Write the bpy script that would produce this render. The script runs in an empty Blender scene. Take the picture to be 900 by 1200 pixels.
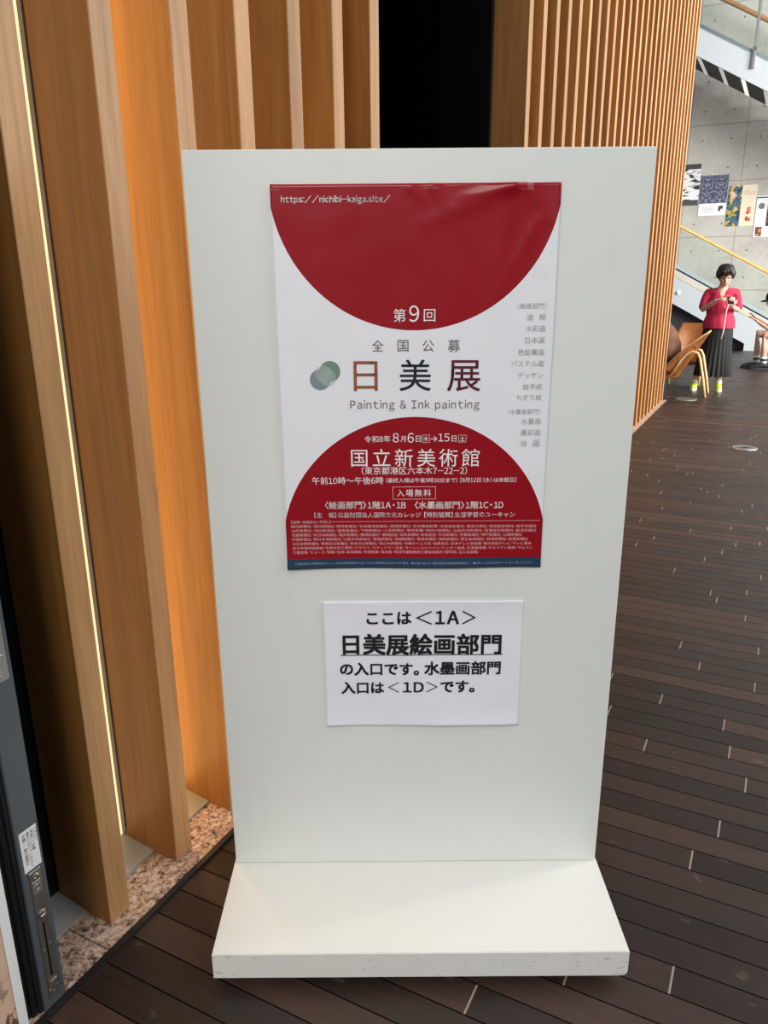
import bpy, bmesh, math, random
from mathutils import Vector, Matrix, noise

# ------------------------------------------------------------------ camera
SC = bpy.context.scene
COL = SC.collection
CAM_H, PITCH, ROLL, FPX = 1.405, math.radians(17.0), math.radians(-0.45), 900.0
_fwd = Vector((0, math.cos(PITCH), -math.sin(PITCH)))
_r0 = Vector((1, 0, 0)); _u0 = _r0.cross(_fwd)
_cr = _r0 * math.cos(ROLL) + _u0 * math.sin(ROLL)
_cu = _u0 * math.cos(ROLL) - _r0 * math.sin(ROLL)
cam_d = bpy.data.cameras.new('camera'); cam = bpy.data.objects.new('camera', cam_d); COL.objects.link(cam)
cam_d.sensor_fit = 'VERTICAL'; cam_d.sensor_height = 24.0; cam_d.lens = FPX / 1200.0 * 24.0
cam_d.clip_start = 0.02; cam_d.clip_end = 200
M = Matrix((_cr, _cu, -_fwd)).transposed().to_4x4(); M.translation = (0, 0, CAM_H)
cam.matrix_world = M
SC.camera = cam

# hall frame: u runs along the wooden fin wall (away from the camera), v across the hall to the right
ANG = 0.475
UX, UY = math.sin(ANG), math.cos(ANG)
VX, VY = math.cos(ANG), -math.sin(ANG)
OX, OY = -0.624, 1.393
def W(u, v, z=0.0): return Vector((OX + u * UX + v * VX, OY + u * UY + v * VY, z))

# ------------------------------------------------------------------ light
world = bpy.data.worlds.new('world'); SC.world = world; world.use_nodes = True
bg = world.node_tree.nodes['Background']
bg.inputs[0].default_value = (0.93, 0.97, 1.0, 1); bg.inputs[1].default_value = 0.26

def area(name, loc, target, sx, sy, power, col):
    l = bpy.data.lights.new(name, 'AREA'); l.shape = 'RECTANGLE'; l.size = sx; l.size_y = sy
    l.energy = power; l.color = col
    o = bpy.data.objects.new(name, l); COL.objects.link(o); o.location = loc
    o.rotation_euler = (Vector(target) - Vector(loc)).to_track_quat('-Z', 'Y').to_euler()
    return o
area('glass_facade_daylight', W(5.0, 8.0, 8.5), W(3.6, 0, 0.4), 12, 8, 960, (0.99, 1.0, 0.985))
area('entrance_daylight', W(-5.0, 1.9, 4.6), W(0.2, 0.7, 1.0), 3.6, 2.8, 265, (0.98, 1.0, 0.99))
area('atrium_daylight', W(8.5, 9.0, 4.0), W(16.5, 0, 3.2), 8, 5.5, 2700, (1.0, 0.985, 0.96))

SC.view_settings.view_transform = 'Standard'
try: SC.view_settings.look = 'None'
except Exception: pass
SC.view_settings.exposure = 0.0; SC.view_settings.gamma = 1.0
SC.view_settings.use_curve_mapping = False

# ------------------------------------------------------------------ helpers
def lin(r, g, b):
    f = lambda c: (c / 255 / 12.92) if c / 255 <= 0.04045 else ((c / 255 + 0.055) / 1.055) ** 2.4
    return (f(r), f(g), f(b), 1.0)

class NT:
    def __init__(s, name):
        s.m = bpy.data.materials.new(name); s.m.use_nodes = True; s.t = s.m.node_tree
        s.b = s.t.nodes['Principled BSDF']; s.out = s.t.nodes['Material Output']
    def n(s, typ, **kw):
        nd = s.t.nodes.new(typ)
        for k, v in kw.items(): setattr(nd, k, v)
        return nd
    def l(s, a, b): s.t.links.new(a, b)
    def set(s, sock, v):
        if hasattr(v, 'is_output') or isinstance(v, bpy.types.NodeSocket): s.l(v, sock)
        else: sock.default_value = v
    def math(s, op, a, b=None, c=None, clamp=False):
        nd = s.n('ShaderNodeMath', operation=op); nd.use_clamp = clamp
        s.set(nd.inputs[0], a)
        if b is not None: s.set(nd.inputs[1], b)
        if c is not None: s.set(nd.inputs[2], c)
        return nd.outputs[0]
    def mix(s, f, a, b, mode='MIX'):
        nd = s.n('ShaderNodeMix', data_type='RGBA', blend_type=mode)
        s.set(nd.inputs[0], f); s.set(nd.inputs[6], a); s.set(nd.inputs[7], b)
        return nd.outputs[2]
    def obj(s): return s.n('ShaderNodeTexCoord').outputs['Object']
    def xyz(s, v):
        nd = s.n('ShaderNodeSeparateXYZ'); s.l(v, nd.inputs[0]); return nd.outputs
    def mapped(s, scale, loc=(0, 0, 0)):
        mp = s.n('ShaderNodeMapping'); s.l(s.obj(), mp.inputs[0])
        mp.inputs['Scale'].default_value = scale; mp.inputs['Location'].default_value = loc
        return mp.outputs[0]
    def noise(s, vec, scale, detail=4, rough=.55, dist=0):
        nd = s.n('ShaderNodeTexNoise'); s.l(vec, nd.inputs['Vector'])
        nd.inputs['Scale'].default_value = scale; nd.inputs['Detail'].default_value = detail
        nd.inputs['Roughness'].default_value = rough; nd.inputs['Distortion'].default_value = dist
        return nd.outputs[0]
    def ramp(s, f, stops):
        nd = s.n('ShaderNodeValToRGB'); s.l(f, nd.inputs[0]); e = nd.color_ramp.elements
        while len(e) < len(stops): e.new(0.5)
        for i, (p, c) in enumerate(stops): e[i].position = p; e[i].color = c
        return nd.outputs[0]
    def smooth(s, v, lo, hi):
        nd = s.n('ShaderNodeMapRange', interpolation_type='SMOOTHSTEP')
        s.set(nd.inputs[0], v); nd.inputs[1].default_value = lo; nd.inputs[2].default_value = hi
        return nd.outputs[0]
    def bump(s, h, strength, dist=.01):
        nd = s.n('ShaderNodeBump'); nd.inputs['Strength'].default_value = strength; nd.inputs['Distance'].default_value = dist
        s.l(h, nd.inputs['Height']); s.l(nd.outputs[0], s.b.inputs['Normal'])
    def fin(s, col=None, rough=.5, metal=0, spec=None, coat=0, coat_rough=.1):
        if col is not None: s.set(s.b.inputs['Base Color'], col)
        s.set(s.b.inputs['Roughness'], rough); s.b.inputs['Metallic'].default_value = metal
        if spec is not None: s.b.inputs['Specular IOR Level'].default_value = spec
        s.b.inputs['Coat Weight'].default_value = coat; s.b.inputs['Coat Roughness'].default_value = coat_rough
        return s.m

def plain(name, rgb, rough=.5, metal=0, var=.06, scale=6, spec=None, coat=0, bump=0):
    k = NT(name); c = lin(*rgb)
    f = k.noise(k.obj(), scale, 5)
    a = tuple(x * (1 - var) for x in c[:3]) + (1,); b = tuple(min(1, x * (1 + var)) for x in c[:3]) + (1,)
    if bump: k.bump(k.noise(k.obj(), scale * 12, 3), bump, .002)
    return k.fin(k.mix(f, a, b), rough, metal, spec, coat)

def wood(name, dark, light, across=26, along=1.1, rough=.42, bump=.08, axis='z', spec=.35):
    k = NT(name)
    sc = {'z': (across, across, along), 'x': (along, across, across), 'y': (across, along, across)}[axis]
    oi = k.n('ShaderNodeObjectInfo'); add = k.n('ShaderNodeVectorMath', operation='ADD')
    mp = k.mapped(sc); k.l(mp, add.inputs[0])
    mul = k.n('ShaderNodeVectorMath', operation='SCALE'); mul.inputs[0].default_value = (37.0, 11.0, 23.0)
    k.l(oi.outputs['Random'], mul.inputs['Scale']); k.l(mul.outputs[0], add.inputs[1])
    v = add.outputs[0]
    g1 = k.noise(v, 1.0, 6, .6, .6); g2 = k.noise(v, 7.0, 3, .6)
    f = k.math('ADD', k.math('MULTIPLY', g1, .75), k.math('MULTIPLY', g2, .25))
    col = k.ramp(f, [(.30, lin(*dark)), (.5, tuple((p + q) / 2 for p, q in zip(lin(*dark), lin(*light)))), (.70, lin(*light))])
    val = k.math('ADD', k.math('MULTIPLY', oi.outputs['Random'], .24), .88)
    hs = k.n('ShaderNodeHueSaturation'); k.l(val, hs.inputs['Value']); k.l(col, hs.inputs['Color'])
    if bump: k.bump(g2, bump, .002)
    return k.fin(hs.outputs[0], rough, spec=spec)

def link(name, me, mats, parent=None, loc=None, rotz=None):
    o = bpy.data.objects.new(name, me); COL.objects.link(o)
    for m in (mats if isinstance(mats, (list, tuple)) else [mats]): me.materials.append(m)
    if parent is not None: o.parent = parent
    if loc is not None: o.location = loc
    if rotz is not None: o.rotation_euler = (0, 0, rotz)
    return o
def tag(o, label=None, cat=None, group=None, kind=None):
    if label: o['label'] = label
    if cat: o['category'] = cat
    if group: o['group'] = group
    if kind: o['kind'] = kind
    return o
def empty(name, loc, rotz=0.0):
    o = bpy.data.objects.new(name, None); COL.objects.link(o); o.location = loc; o.rotation_euler = (0, 0, rotz)
    o.empty_display_size = .1
    return o

class MB:
    def __init__(s): s.bm = bmesh.new()
    def box(s, x0, x1, y0, y1, z0, z1, mi=0):
        v = [s.bm.verts.new(p) for p in [(x0, y0, z0), (x1, y0, z0), (x1, y1, z0), (x0, y1, z0), (x0, y0, z1), (x1, y0, z1), (x1, y1, z1), (x0, y1, z1)]]
        fs = []
        for q in [(3, 2, 1, 0), (4, 5, 6, 7), (0, 1, 5, 4), (1, 2, 6, 5), (2, 3, 7, 6), (3, 0, 4, 7)]:
            f = s.bm.faces.new([v[i] for i in q]); f.material_index = mi; fs.append(f)
        return fs
    def prism(s, poly, a, b, axis='y'):
        # poly in the two other axes, extruded from a to b
        def P(p, t): return {'y': (p[0], t, p[1]), 'x': (t, p[0], p[1]), 'z': (p[0], p[1], t)}[axis]
        A = [s.bm.verts.new(P(p, a)) for p in poly]; B = [s.bm.verts.new(P(p, b)) for p in poly]
        n = len(poly)
        s.bm.faces.new(A); s.bm.faces.new(list(reversed(B)))
        for i in range(n): s.bm.faces.new([A[i], B[i], B[(i + 1) % n], A[(i + 1) % n]])
        bmesh.ops.recalc_face_normals(s.bm, faces=s.bm.faces[:])
    def tube(s, pts, radii, seg=12, sy=1.0, caps=True):
        pts = [Vector(p) for p in pts]; n = len(pts)
        if not isinstance(radii, (list, tuple)): radii = [radii] * n
        rings = []; ref = None
        for i, p in enumerate(pts):
            d = (pts[min(i + 1, n - 1)] - pts[max(i - 1, 0)]).normalized()
            if ref is None: ref = Vector((1, 0, 0)) if abs(d.x) < .8 else Vector((0, 1, 0))
            a = (ref - d * ref.dot(d)).normalized(); b = d.cross(a); ref = a
            r = radii[i]; rx, ry = r if isinstance(r, (tuple, list)) else (r, r * sy)
            rings.append([s.bm.verts.new(p + a * rx * math.cos(2 * math.pi * k / seg) + b * ry * math.sin(2 * math.pi * k / seg)) for k in range(seg)])
        for i in range(n - 1):
            for k in range(seg):
                s.bm.faces.new([rings[i][k], rings[i][(k + 1) % seg], rings[i + 1][(k + 1) % seg], rings[i + 1][k]])
        if caps:
            s.bm.faces.new(list(reversed(rings[0]))); s.bm.faces.new(rings[-1])
    def limb(s, pts, radii, seg=14):
        # tapered tube with rounded ends
        pts = [Vector(p) for p in pts]; P = []; R = []
        d0 = (pts[0] - pts[1]).normalized(); d1 = (pts[-1] - pts[-2]).normalized()
        for t in (80, 50, 25):
            P.append(pts[0] + d0 * radii[0] * math.sin(math.radians(t))); R.append(radii[0] * math.cos(math.radians(t)))
        # resample with smooth joints
        for i, p in enumerate(pts): P.append(p); R.append(radii[i])
        for t in (25, 50, 80):
            P.append(pts[-1] + d1 * radii[-1] * math.sin(math.radians(t))); R.append(radii[-1] * math.cos(math.radians(t)))
        s.tube(P, R, seg)
    def ell(s, c, r, rot=None, seg=20, rings=12):
        mat = Matrix.Translation(Vector(c))
        if rot is not None: mat = mat @ rot.to_4x4()
        mat = mat @ Matrix.Diagonal((r[0], r[1], r[2], 1))
        bmesh.ops.create_uvsphere(s.bm, u_segments=seg, v_segments=rings, radius=1, matrix=mat)
    def lathe(s, prof, seg=32, c=(0, 0, 0), axis='z'):
        rings = []
        for r, h in prof:
            ring = []
            for k in range(seg):
                a = 2 * math.pi * k / seg; x, y = r * math.cos(a), r * math.sin(a)
                p = {'z': (x, y, h), 'y': (x, h, y), 'x': (h, x, y)}[axis]
                ring.append(s.bm.verts.new(Vector(c) + Vector(p)))
            rings.append(ring)
        for i in range(len(rings) - 1):
            for k in range(seg):
                s.bm.faces.new([rings[i][k], rings[i][(k + 1) % seg], rings[i + 1][(k + 1) % seg], rings[i + 1][k]])
        s.bm.faces.new(list(reversed(rings[0]))); s.bm.faces.new(rings[-1])
        bmesh.ops.recalc_face_normals(s.bm, faces=s.bm.faces[:])
    def bevel(s, w, seg=2):
        bmesh.ops.bevel(s.bm, geom=s.bm.edges[:], offset=w, segments=seg, affect='EDGES', profile=.5, clamp_overlap=True)
    def mesh(s, name, smooth=False):
        bmesh.ops.recalc_face_normals(s.bm, faces=s.bm.faces[:])
        me = bpy.data.meshes.new(name); s.bm.to_mesh(me); s.bm.free()
        if smooth:
            for p in me.polygons: p.use_smooth = True
        return me
    def build(s, name, mats, parent=None, loc=None, rotz=None, smooth=False):
        return link(name, s.mesh(name, smooth), mats, parent, loc, rotz)
    def fused(s, name, mats, parent=None, voxel=.008, smooth_it=6, cut=None, loc=None, rotz=None, disp=None, planes=()):
        # weld everything in this builder into ONE continuous surface
        bmesh.ops.recalc_face_normals(s.bm, faces=s.bm.faces[:])
        me = bpy.data.meshes.new('tmp'); s.bm.to_mesh(me); s.bm.free()
        o = bpy.data.objects.new('tmp', me); COL.objects.link(o)
        md = o.modifiers.new('r', 'REMESH'); md.mode = 'VOXEL'; md.voxel_size = voxel; md.use_smooth_shade = True
        if smooth_it:
            ms = o.modifiers.new('s', 'SMOOTH'); ms.factor = .5; ms.iterations = smooth_it
        dg = bpy.context.evaluated_depsgraph_get(); dg.update()
        m2 = bpy.data.meshes.new_from_object(o.evaluated_get(dg)); m2.name = name
        bpy.data.objects.remove(o); bpy.data.meshes.remove(me)
        if cut or disp:
            b = bmesh.new(); b.from_mesh(m2)
            if disp:
                b.normal_update()
                for v in b.verts: v.co += v.normal * disp(v.co)
            for co, no in planes: bmesh.ops.bisect_plane(b, geom=b.verts[:] + b.edges[:] + b.faces[:], plane_co=co, plane_no=no, dist=1e-5)
            if cut: bmesh.ops.delete(b, geom=[f for f in b.faces if cut(f.calc_center_median())], context='FACES')
            b.to_mesh(m2); b.free()
        m2.materials.clear()
        for p in m2.polygons: p.use_smooth = True; p.material_index = 0
        return link(name, m2, mats, parent, loc, rotz)

ROT = -ANG            # local x = v, local y = u
ORDS = ['first', 'second', 'third', 'fourth', 'fifth', 'sixth', 'seventh', 'eighth', 'ninth', 'tenth', 'eleventh', 'twelfth', 'thirteenth', 'fourteenth', 'fifteenth', 'sixteenth', 'seventeenth', 'eighteenth', 'nineteenth', 'twentieth', 'twenty-first', 'twenty-second', 'twenty-third', 'twenty-fourth', 'twenty-fifth', 'twenty-sixth', 'twenty-seventh', 'twenty-eighth']

# ------------------------------------------------------------------ materials
def floor_mat():
    k = NT('dark_plank_floor'); PW, PL = .0768, .98
    x, y, _ = k.xyz(k.obj())
    r = k.math('DIVIDE', y, PW); row = k.math('FLOOR', r); fr = k.math('FRACT', r)
    wn = k.n('ShaderNodeTexWhiteNoise', noise_dimensions='1D'); k.l(row, wn.inputs['W'])
    q = k.math('ADD', k.math('DIVIDE', x, PL), k.math('MULTIPLY', wn.outputs[0], 7.0))
    col = k.math('FLOOR', q); fq = k.math('FRACT', q)
    wn2 = k.n('ShaderNodeTexWhiteNoise', noise_dimensions='2D'); cb = k.n('ShaderNodeCombineXYZ')
    k.l(row, cb.inputs[0]); k.l(col, cb.inputs[1]); k.l(cb.outputs[0], wn2.inputs['Vector'])
    base = k.ramp(wn2.outputs[0], [(0, lin(36, 27, 25)), (.35, lin(48, 36, 32)), (.7, lin(57, 42, 36)), (1, lin(74, 55, 46))])
    grain = k.noise(k.mapped((1.2, 40, 1)), 3.0, 6, .65)
    base = k.mix(k.smooth(grain, .35, .7), k.mix(.28, base, lin(12, 8, 7)), base)
    # worn pale scuff spots
    sp = k.noise(k.mapped((5, 9, 1)), 3.2, 2, .4)
    base = k.mix(k.math('MULTIPLY', k.smooth(sp, .69, .76), .22), base, lin(130, 112, 98))
    gap = k.math('LESS_THAN', fr, .042)
    end = k.math('LESS_THAN', fq, .0042)
    base = k.mix(gap, base, lin(16, 12, 11))
    base = k.mix(k.math('MULTIPLY', end, k.math('SUBTRACT', 1.0, gap)), base, lin(150, 138, 125))
    rough = k.math('ADD', k.math('MULTIPLY', wn2.outputs[0], .12), k.math('MULTIPLY', k.noise(k.obj(), 9, 4), .22))
    rough = k.math('ADD', rough, .26)
    k.bump(k.math('ADD', k.math('MULTIPLY', gap, -1.0), k.math('MULTIPLY', grain, .06)), .35, .003)
    k.l(k.math('MULTIPLY', k.math('SUBTRACT', 1.0, gap), .42), k.b.inputs['Specular IOR Level'])
    return k.fin(base, rough)

def granite_mat():
    k = NT('pink_granite')
    vo = k.n('ShaderNodeTexVoronoi'); k.l(k.obj(), vo.inputs['Vector']); vo.inputs['Scale'].default_value = 120
    n = k.noise(k.obj(), 85, 4, .7, .4)
    wsep = k.xyz(vo.outputs['Color'])
    c = k.ramp(n, [(.38, lin(50, 42, 42)), (.45, lin(150, 118, 100)), (.55, lin(205, 172, 150)), (.68, lin(222, 205, 190))])
    c = k.mix(k.math('MULTIPLY', wsep[0], .3), c, lin(175, 150, 132))
    x, y, _ = k.xyz(k.obj())
    j = k.math('LESS_THAN', k.math('FRACT', k.math('DIVIDE', k.math('ADD', y, .055), .9)), .003)
    c = k.mix(j, c, lin(80, 65, 58))
    return k.fin(c, .45)

def concrete_mat(z0=4.33, v0=-.05, px=1.085, pz=1.085):
    k = NT('board_marked_concrete')
    x, y, z = k.xyz(k.obj())
    big = k.noise(k.obj(), .9, 6, .6, .3); fine = k.noise(k.obj(), 14, 5, .6)
    f = k.math('ADD', k.math('MULTIPLY', big, .7), k.math('MULTIPLY', fine, .3))
    c = k.ramp(f, [(.3, lin(168, 164, 157)), (.5, lin(192, 188, 180)), (.72, lin(210, 207, 198))])
    fx = k.math('FRACT', k.math('DIVIDE', k.math('SUBTRACT', x, v0 - 50 * px), px))
    fz = k.math('FRACT', k.math('DIVIDE', k.math('SUBTRACT', z, z0 - 50 * pz), pz))
    seam = k.math('MAXIMUM', k.math('LESS_THAN', fx, .016), k.math('LESS_THAN', fz, .018))
    hx = k.math('SUBTRACT', k.math('FRACT', k.math('MULTIPLY', fx, 2.0)), .5)
    hz = k.math('SUBTRACT', k.math('FRACT', k.math('MULTIPLY', fz, 2.0)), .5)
    d = k.math('SQRT', k.math('ADD', k.math('MULTIPLY', hx, hx), k.math('MULTIPLY', hz, hz)))
    hole = k.math('LESS_THAN', d, .034)
    c = k.mix(k.math('MULTIPLY', seam, .45), c, lin(105, 101, 96))
    c = k.mix(k.math('MULTIPLY', hole, .75), c, lin(70, 68, 66))
    k.bump(k.math('MULTIPLY', k.math('MAXIMUM', seam, hole), -1.0), .5, .01)
    return k.fin(c, .8, spec=.2)

def board_mat():
    k = NT('white_painted_panel')
    f = k.noise(k.obj(), 2.2, 5)
    c = k.mix(f, lin(218, 220, 216), lin(226, 228, 224))
    sm = k.noise(k.mapped((8, 8, 3)), 2.0, 3)
    c = k.mix(k.math('MULTIPLY', k.smooth(sm, .62, .8), .12), c, lin(180, 178, 170))
    return k.fin(c, .42, spec=.4)

def base_mat():
    k = NT('white_painted_base')
    f = k.noise(k.obj(), 2.2, 5)
    c = k.mix(f, lin(222, 220, 214), lin(230, 228, 222))
    x, y, z = k.xyz(k.obj())
    sp = k.noise(k.mapped((26, 26, 70)), 2.2, 3, .7)
    front = k.math('LESS_THAN', y, -.2545)
    ends = k.smooth(k.math('ABSOLUTE', x), .25, .42)
    msk = k.math('MULTIPLY', k.math('MULTIPLY', k.smooth(sp, .60, .70), front), k.math('ADD', k.math('MULTIPLY', ends, .5), .25))
    c = k.mix(msk, c, lin(120, 116, 112))
    sp2 = k.noise(k.mapped((7, 12, 7)), 2.0, 3, .6)
    c = k.mix(k.math('MULTIPLY', k.smooth(sp2, .70, .76), .25), c, lin(170, 166, 158))
    return k.fin(c, .38, spec=.4)

def poster_mat():
    k = NT('printed_exhibition_poster')
    x, y, z = k.xyz(k.obj())
    def disc(cz, r):
        dz = k.math('SUBTRACT', z, cz)
        d = k.math('SQRT', k.math('ADD', k.math('MULTIPLY', x, x), k.math('MULTIPLY', dz, dz)))
        return k.math('LESS_THAN', d, r)
    red = k.math('MAXIMUM', disc(.3747, .264), disc(-.3194, .266))
    red = k.math('MAXIMUM', red, k.math('LESS_THAN', z, -.3194))
    blue = k.math('LESS_THAN', z, -.3450)
    n = k.noise(k.obj(), 5, 4)
    rc = k.mix(n, lin(142, 9, 24), lin(152, 13, 28))
    c = k.mix(red, lin(232, 232, 238), rc)
    c = k.mix(blue, c, lin(38, 62, 88))
    return k.fin(c, .36, spec=.22, coat=.28, coat_rough=.16)

def emit(name, rgb, s):
    k = NT(name); k.b.inputs['Emission Color'].default_value = lin(*rgb); k.b.inputs['Emission Strength'].default_value = s
    return k.fin(lin(*rgb), .6)
def glass(name, tint=(247, 251, 250), rough=0.02):
    k = NT(name); tr = k.n('ShaderNodeBsdfTransparent'); tr.inputs[0].default_value = lin(*tint)
    gl = k.n('ShaderNodeBsdfGlossy'); gl.inputs['Roughness'].default_value = rough; gl.inputs[0].default_value = (1, 1, 1, 1)
    fr = k.n('ShaderNodeFresnel'); fr.inputs[0].default_value = 1.45
    mx = k.n('ShaderNodeMixShader'); k.l(fr.outputs[0], mx.inputs[0]); k.l(tr.outputs[0], mx.inputs[1]); k.l(gl.outputs[0], mx.inputs[2])
    k.l(mx.outputs[0], k.out.inputs[0]); return k.m
def film(name, rgb, alpha, rough=.3):
    k = NT(name); k.b.inputs['Alpha'].default_value = alpha
    return k.fin(lin(*rgb), rough)

m_floor = floor_mat(); m_granite = granite_mat(); m_concrete = concrete_mat(); m_board = board_mat(); m_base = base_mat(); m_poster = poster_mat()
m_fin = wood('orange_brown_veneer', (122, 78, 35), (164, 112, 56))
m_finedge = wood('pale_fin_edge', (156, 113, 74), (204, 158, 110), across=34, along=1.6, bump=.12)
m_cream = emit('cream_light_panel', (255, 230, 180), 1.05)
m_amber_boost = emit('amber_boosted_panel', (255, 214, 142), 3.6); m_soft = emit('soft_light_panel', (255, 222, 164), .9); m_dim = emit('dim_light_panel', (255, 218, 160), .12)  # amber glow is overdriven, added to light the third fin's side orange
m_alu = plain('brushed_aluminium', (176, 176, 174), .38, .85, .08, 30)
m_greymetal = plain('grey_metal_strip', (178, 177, 174), .42, .3, .1, 20)
m_black = plain('black_void', (9, 9, 10), .9, 0, .1, 4, spec=.05)
m_blackmetal = plain('black_metal', (14, 16, 18), .35, 0, .1, 8)
m_rubber = plain('black_rubber', (16, 15, 16), .6, 0, .1, 12)
m_trim = plain('dark_floor_trim', (34, 31, 30), .45, 0, .1, 10)
m_stile = plain('slate_grey_paint', (84, 92, 99), .42, .15, .06, 14)
m_plate = plain('satin_steel_plate', (150, 143, 134), .38, .9, .1, 26)
m_steel = plain('polished_steel', (205, 202, 196), .22, 1, .05, 20)
m_profile = plain('grey_profile_paint', (120, 116, 110), .5, 0, .04, 6)
m_white = plain('white_gloss', (236, 238, 238), .4, 0, .03, 5)
m_whitesteel = plain('white_painted_steel', (192, 198, 202), .4, 0, .03, 3)
m_dark = plain('dark_grey_soffit', (52, 53, 54), .6, 0, .06, 4)
m_ink = plain('black_ink', (14, 13, 15), .6, 0, .05, 4)
m_paper = plain('white_paper', (232, 232, 240), .62, 0, .02, 4)
m_whiteprint = plain('white_print', (240, 236, 236), .4, 0, .02, 4)
m_railwood = wood('golden_handrail_wood', (196, 150, 80), (226, 184, 112), across=20, along=1, axis='x')
m_glass = glass('clear_balustrade_glass')
m_ply = wood('plywood_face', (112, 64, 30), (152, 94, 48), across=22, along=2.5, axis='y', rough=.35)
m_plyedge = wood('pale_plywood_edge', (196, 156, 104), (224, 190, 140), across=22, along=2.5, axis='y', rough=.4)
m_skin = plain('skin', (214, 168, 146), .5, 0, .06, 9)
m_hair = plain('dark_brown_hair', (40, 33, 32), .45, 0, .35, 26)
m_red = plain('crimson_knit', (178, 34, 66), .8, 0, .10, 16, bump=.15)
m_skirt = plain('black_pleated_cloth', (13, 13, 17), .75, 0, .15, 14)
m_lime = plain('lime_shoe_mesh', (196, 226, 60), .6, 0, .08, 18)
m_sole = plain('white_foam_sole', (232, 233, 230), .5, 0, .03, 9)
m_sock = plain('white_sock', (226, 224, 220), .8, 0, .05, 20)
m_socknavy = plain('black_sock_band', (30, 32, 38), .8, 0, .05, 20)
m_phone = plain('black_phone_glass', (18, 18, 22), .2, 0, .05, 8)
m_cap = plain('black_cap_cloth', (24, 30, 36), .75, 0, .12, 18)
m_tee = plain('white_tee', (234, 236, 238), .8, 0, .04, 9)
m_shorts = plain('grey_shorts', (92, 92, 90), .85, 0, .1, 12)
m_sneak = plain('black_sneaker', (24, 25, 28), .5, 0, .15, 20)
m_brown = plain('brown_cloth', (104, 66, 48), .8, 0, .14, 7, bump=.2)
m_blue = plain('blue_cloth', (78, 98, 158), .8, 0, .1, 9)
m_maroon = plain('dark_red_upholstery', (96, 22, 30), .7, 0, .08, 9)
m_lip = plain('lips', (168, 88, 84), .5)
m_eye = plain('dark_eye', (30, 22, 20), .3)

# ------------------------------------------------------------------ structure
STR = dict(kind='structure')
FINPITCH, FINT, FIND, ZTOP = .2165, .057, .165, 5.6
o = MB(); o.box(-9, 13, -4, 18.4, -.06, 0); tag(o.build('floor', m_floor, None, W(0, 0, 0), ROT), 'dark brown narrow plank floor running across the hall', None, None, 'structure')
o = MB(); o.box(-9, 13, 17.6, 17.85, 0, 12); tag(o.build('wall_back', m_concrete, None, W(0, 0, 0), ROT), 'fair-faced grey concrete wall behind the stairs', None, None, 'structure')
U7 = 6 * FINPITCH + FINT; U13 = 13 * FINPITCH; UEND = 39 * FINPITCH + FINT
wl = MB()
wl.box(-.42, -.19, -.02, U7, 0, ZTOP); wl.box(-.42, -.19, U13, UEND, 0, ZTOP)
tag(wl.build('wall_left', m_dark, None, W(0, 0, 0), ROT), 'wall core behind the wooden fins', None, None, 'structure')
# dark doorway recess between the two runs of fins
rc = MB()
rc.box(-1.75, -1.70, U7 - .6, U13 + .6, 0, ZTOP)
rc.box(-1.70, -.42, U7 - .55, U7 - .5, 0, ZTOP); rc.box(-1.70, -.42, U13 + .5, U13 + .55, 0, ZTOP)
rc.box(-1.75, -.19, U7 - .6, U13 + .6, ZTOP, ZTOP + .05)
rc.box(-.42, -.172, U7 + .0005, U7 + .03, 0, ZTOP)
rc.box(-.42, -.172, U13 - .03, U13 - .0005, 0, ZTOP)
tag(rc.build('wall_recess', m_black, None, W(0, 0, 0), ROT), 'black recess of the dark doorway between the fin runs', None, None, 'structure')
# granite kerb strip the fins stand on, the metal strip behind it and the dark joint in front
g = MB(); g.box(-.10, .047, -.62, U7, -.05, .006); g.box(-.10, .047, U13 - .02, UEND + .04, -.05, .006)
tag(g.build('trim_1', m_granite, None, W(0, 0, 0), ROT), 'speckled pink granite strip under the wooden fins', None, None, 'structure')
g = MB(); g.box(.047, .062, -.62, UEND + .04, -.05, .008)
tag(g.build('trim_2', m_trim, None, W(0, 0, 0), ROT), 'dark joint strip between granite and planks', None, None, 'structure')
g = MB(); g.prism([(-.188, 0), (-.078, 0), (-.078, .012), (-.188, .03)], -.15, U7, 'y'); g.prism([(-.188, 0), (-.078, 0), (-.078, .012), (-.188, .03)], U13, UEND, 'y')
tag(g.build('trim_3', m_greymetal, None, W(0, 0, 0), ROT), 'grey metal strip along the foot of the fins', None, None, 'structure')

# backlit cream panels behind the fins, with grey upright profiles
for nm, a, b, lb in (('left', 0, 6, 'cream backlit panel glowing between the near wooden fins left of the board'), ('right', 13, 39, 'cream backlit panel behind the far wooden slats right of the doorway')):
    r = empty('light_panel', W(a * FINPITCH, -.178, 0), ROT)
    
    tag(r, lb, 'light panel', 'backlit panels behind the fins')
    L = (b - a) * FINPITCH
    for i in range(b - a):
        mm = (m_cream, m_amber_boost, m_cream, m_soft, m_soft, m_dim)[i] if nm == 'left' else m_dim  # second bay boosted for the orange glow, later bays graded down to darken fins
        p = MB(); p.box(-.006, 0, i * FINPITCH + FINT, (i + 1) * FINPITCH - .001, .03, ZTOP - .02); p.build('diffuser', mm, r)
    for i in range(1, b - a + 1):
        q = MB(); q.box(0, .012, i * FINPITCH - .0035, i * FINPITCH - .0005, .03, ZTOP - .02); q.build('frame', m_profile, r)

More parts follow.
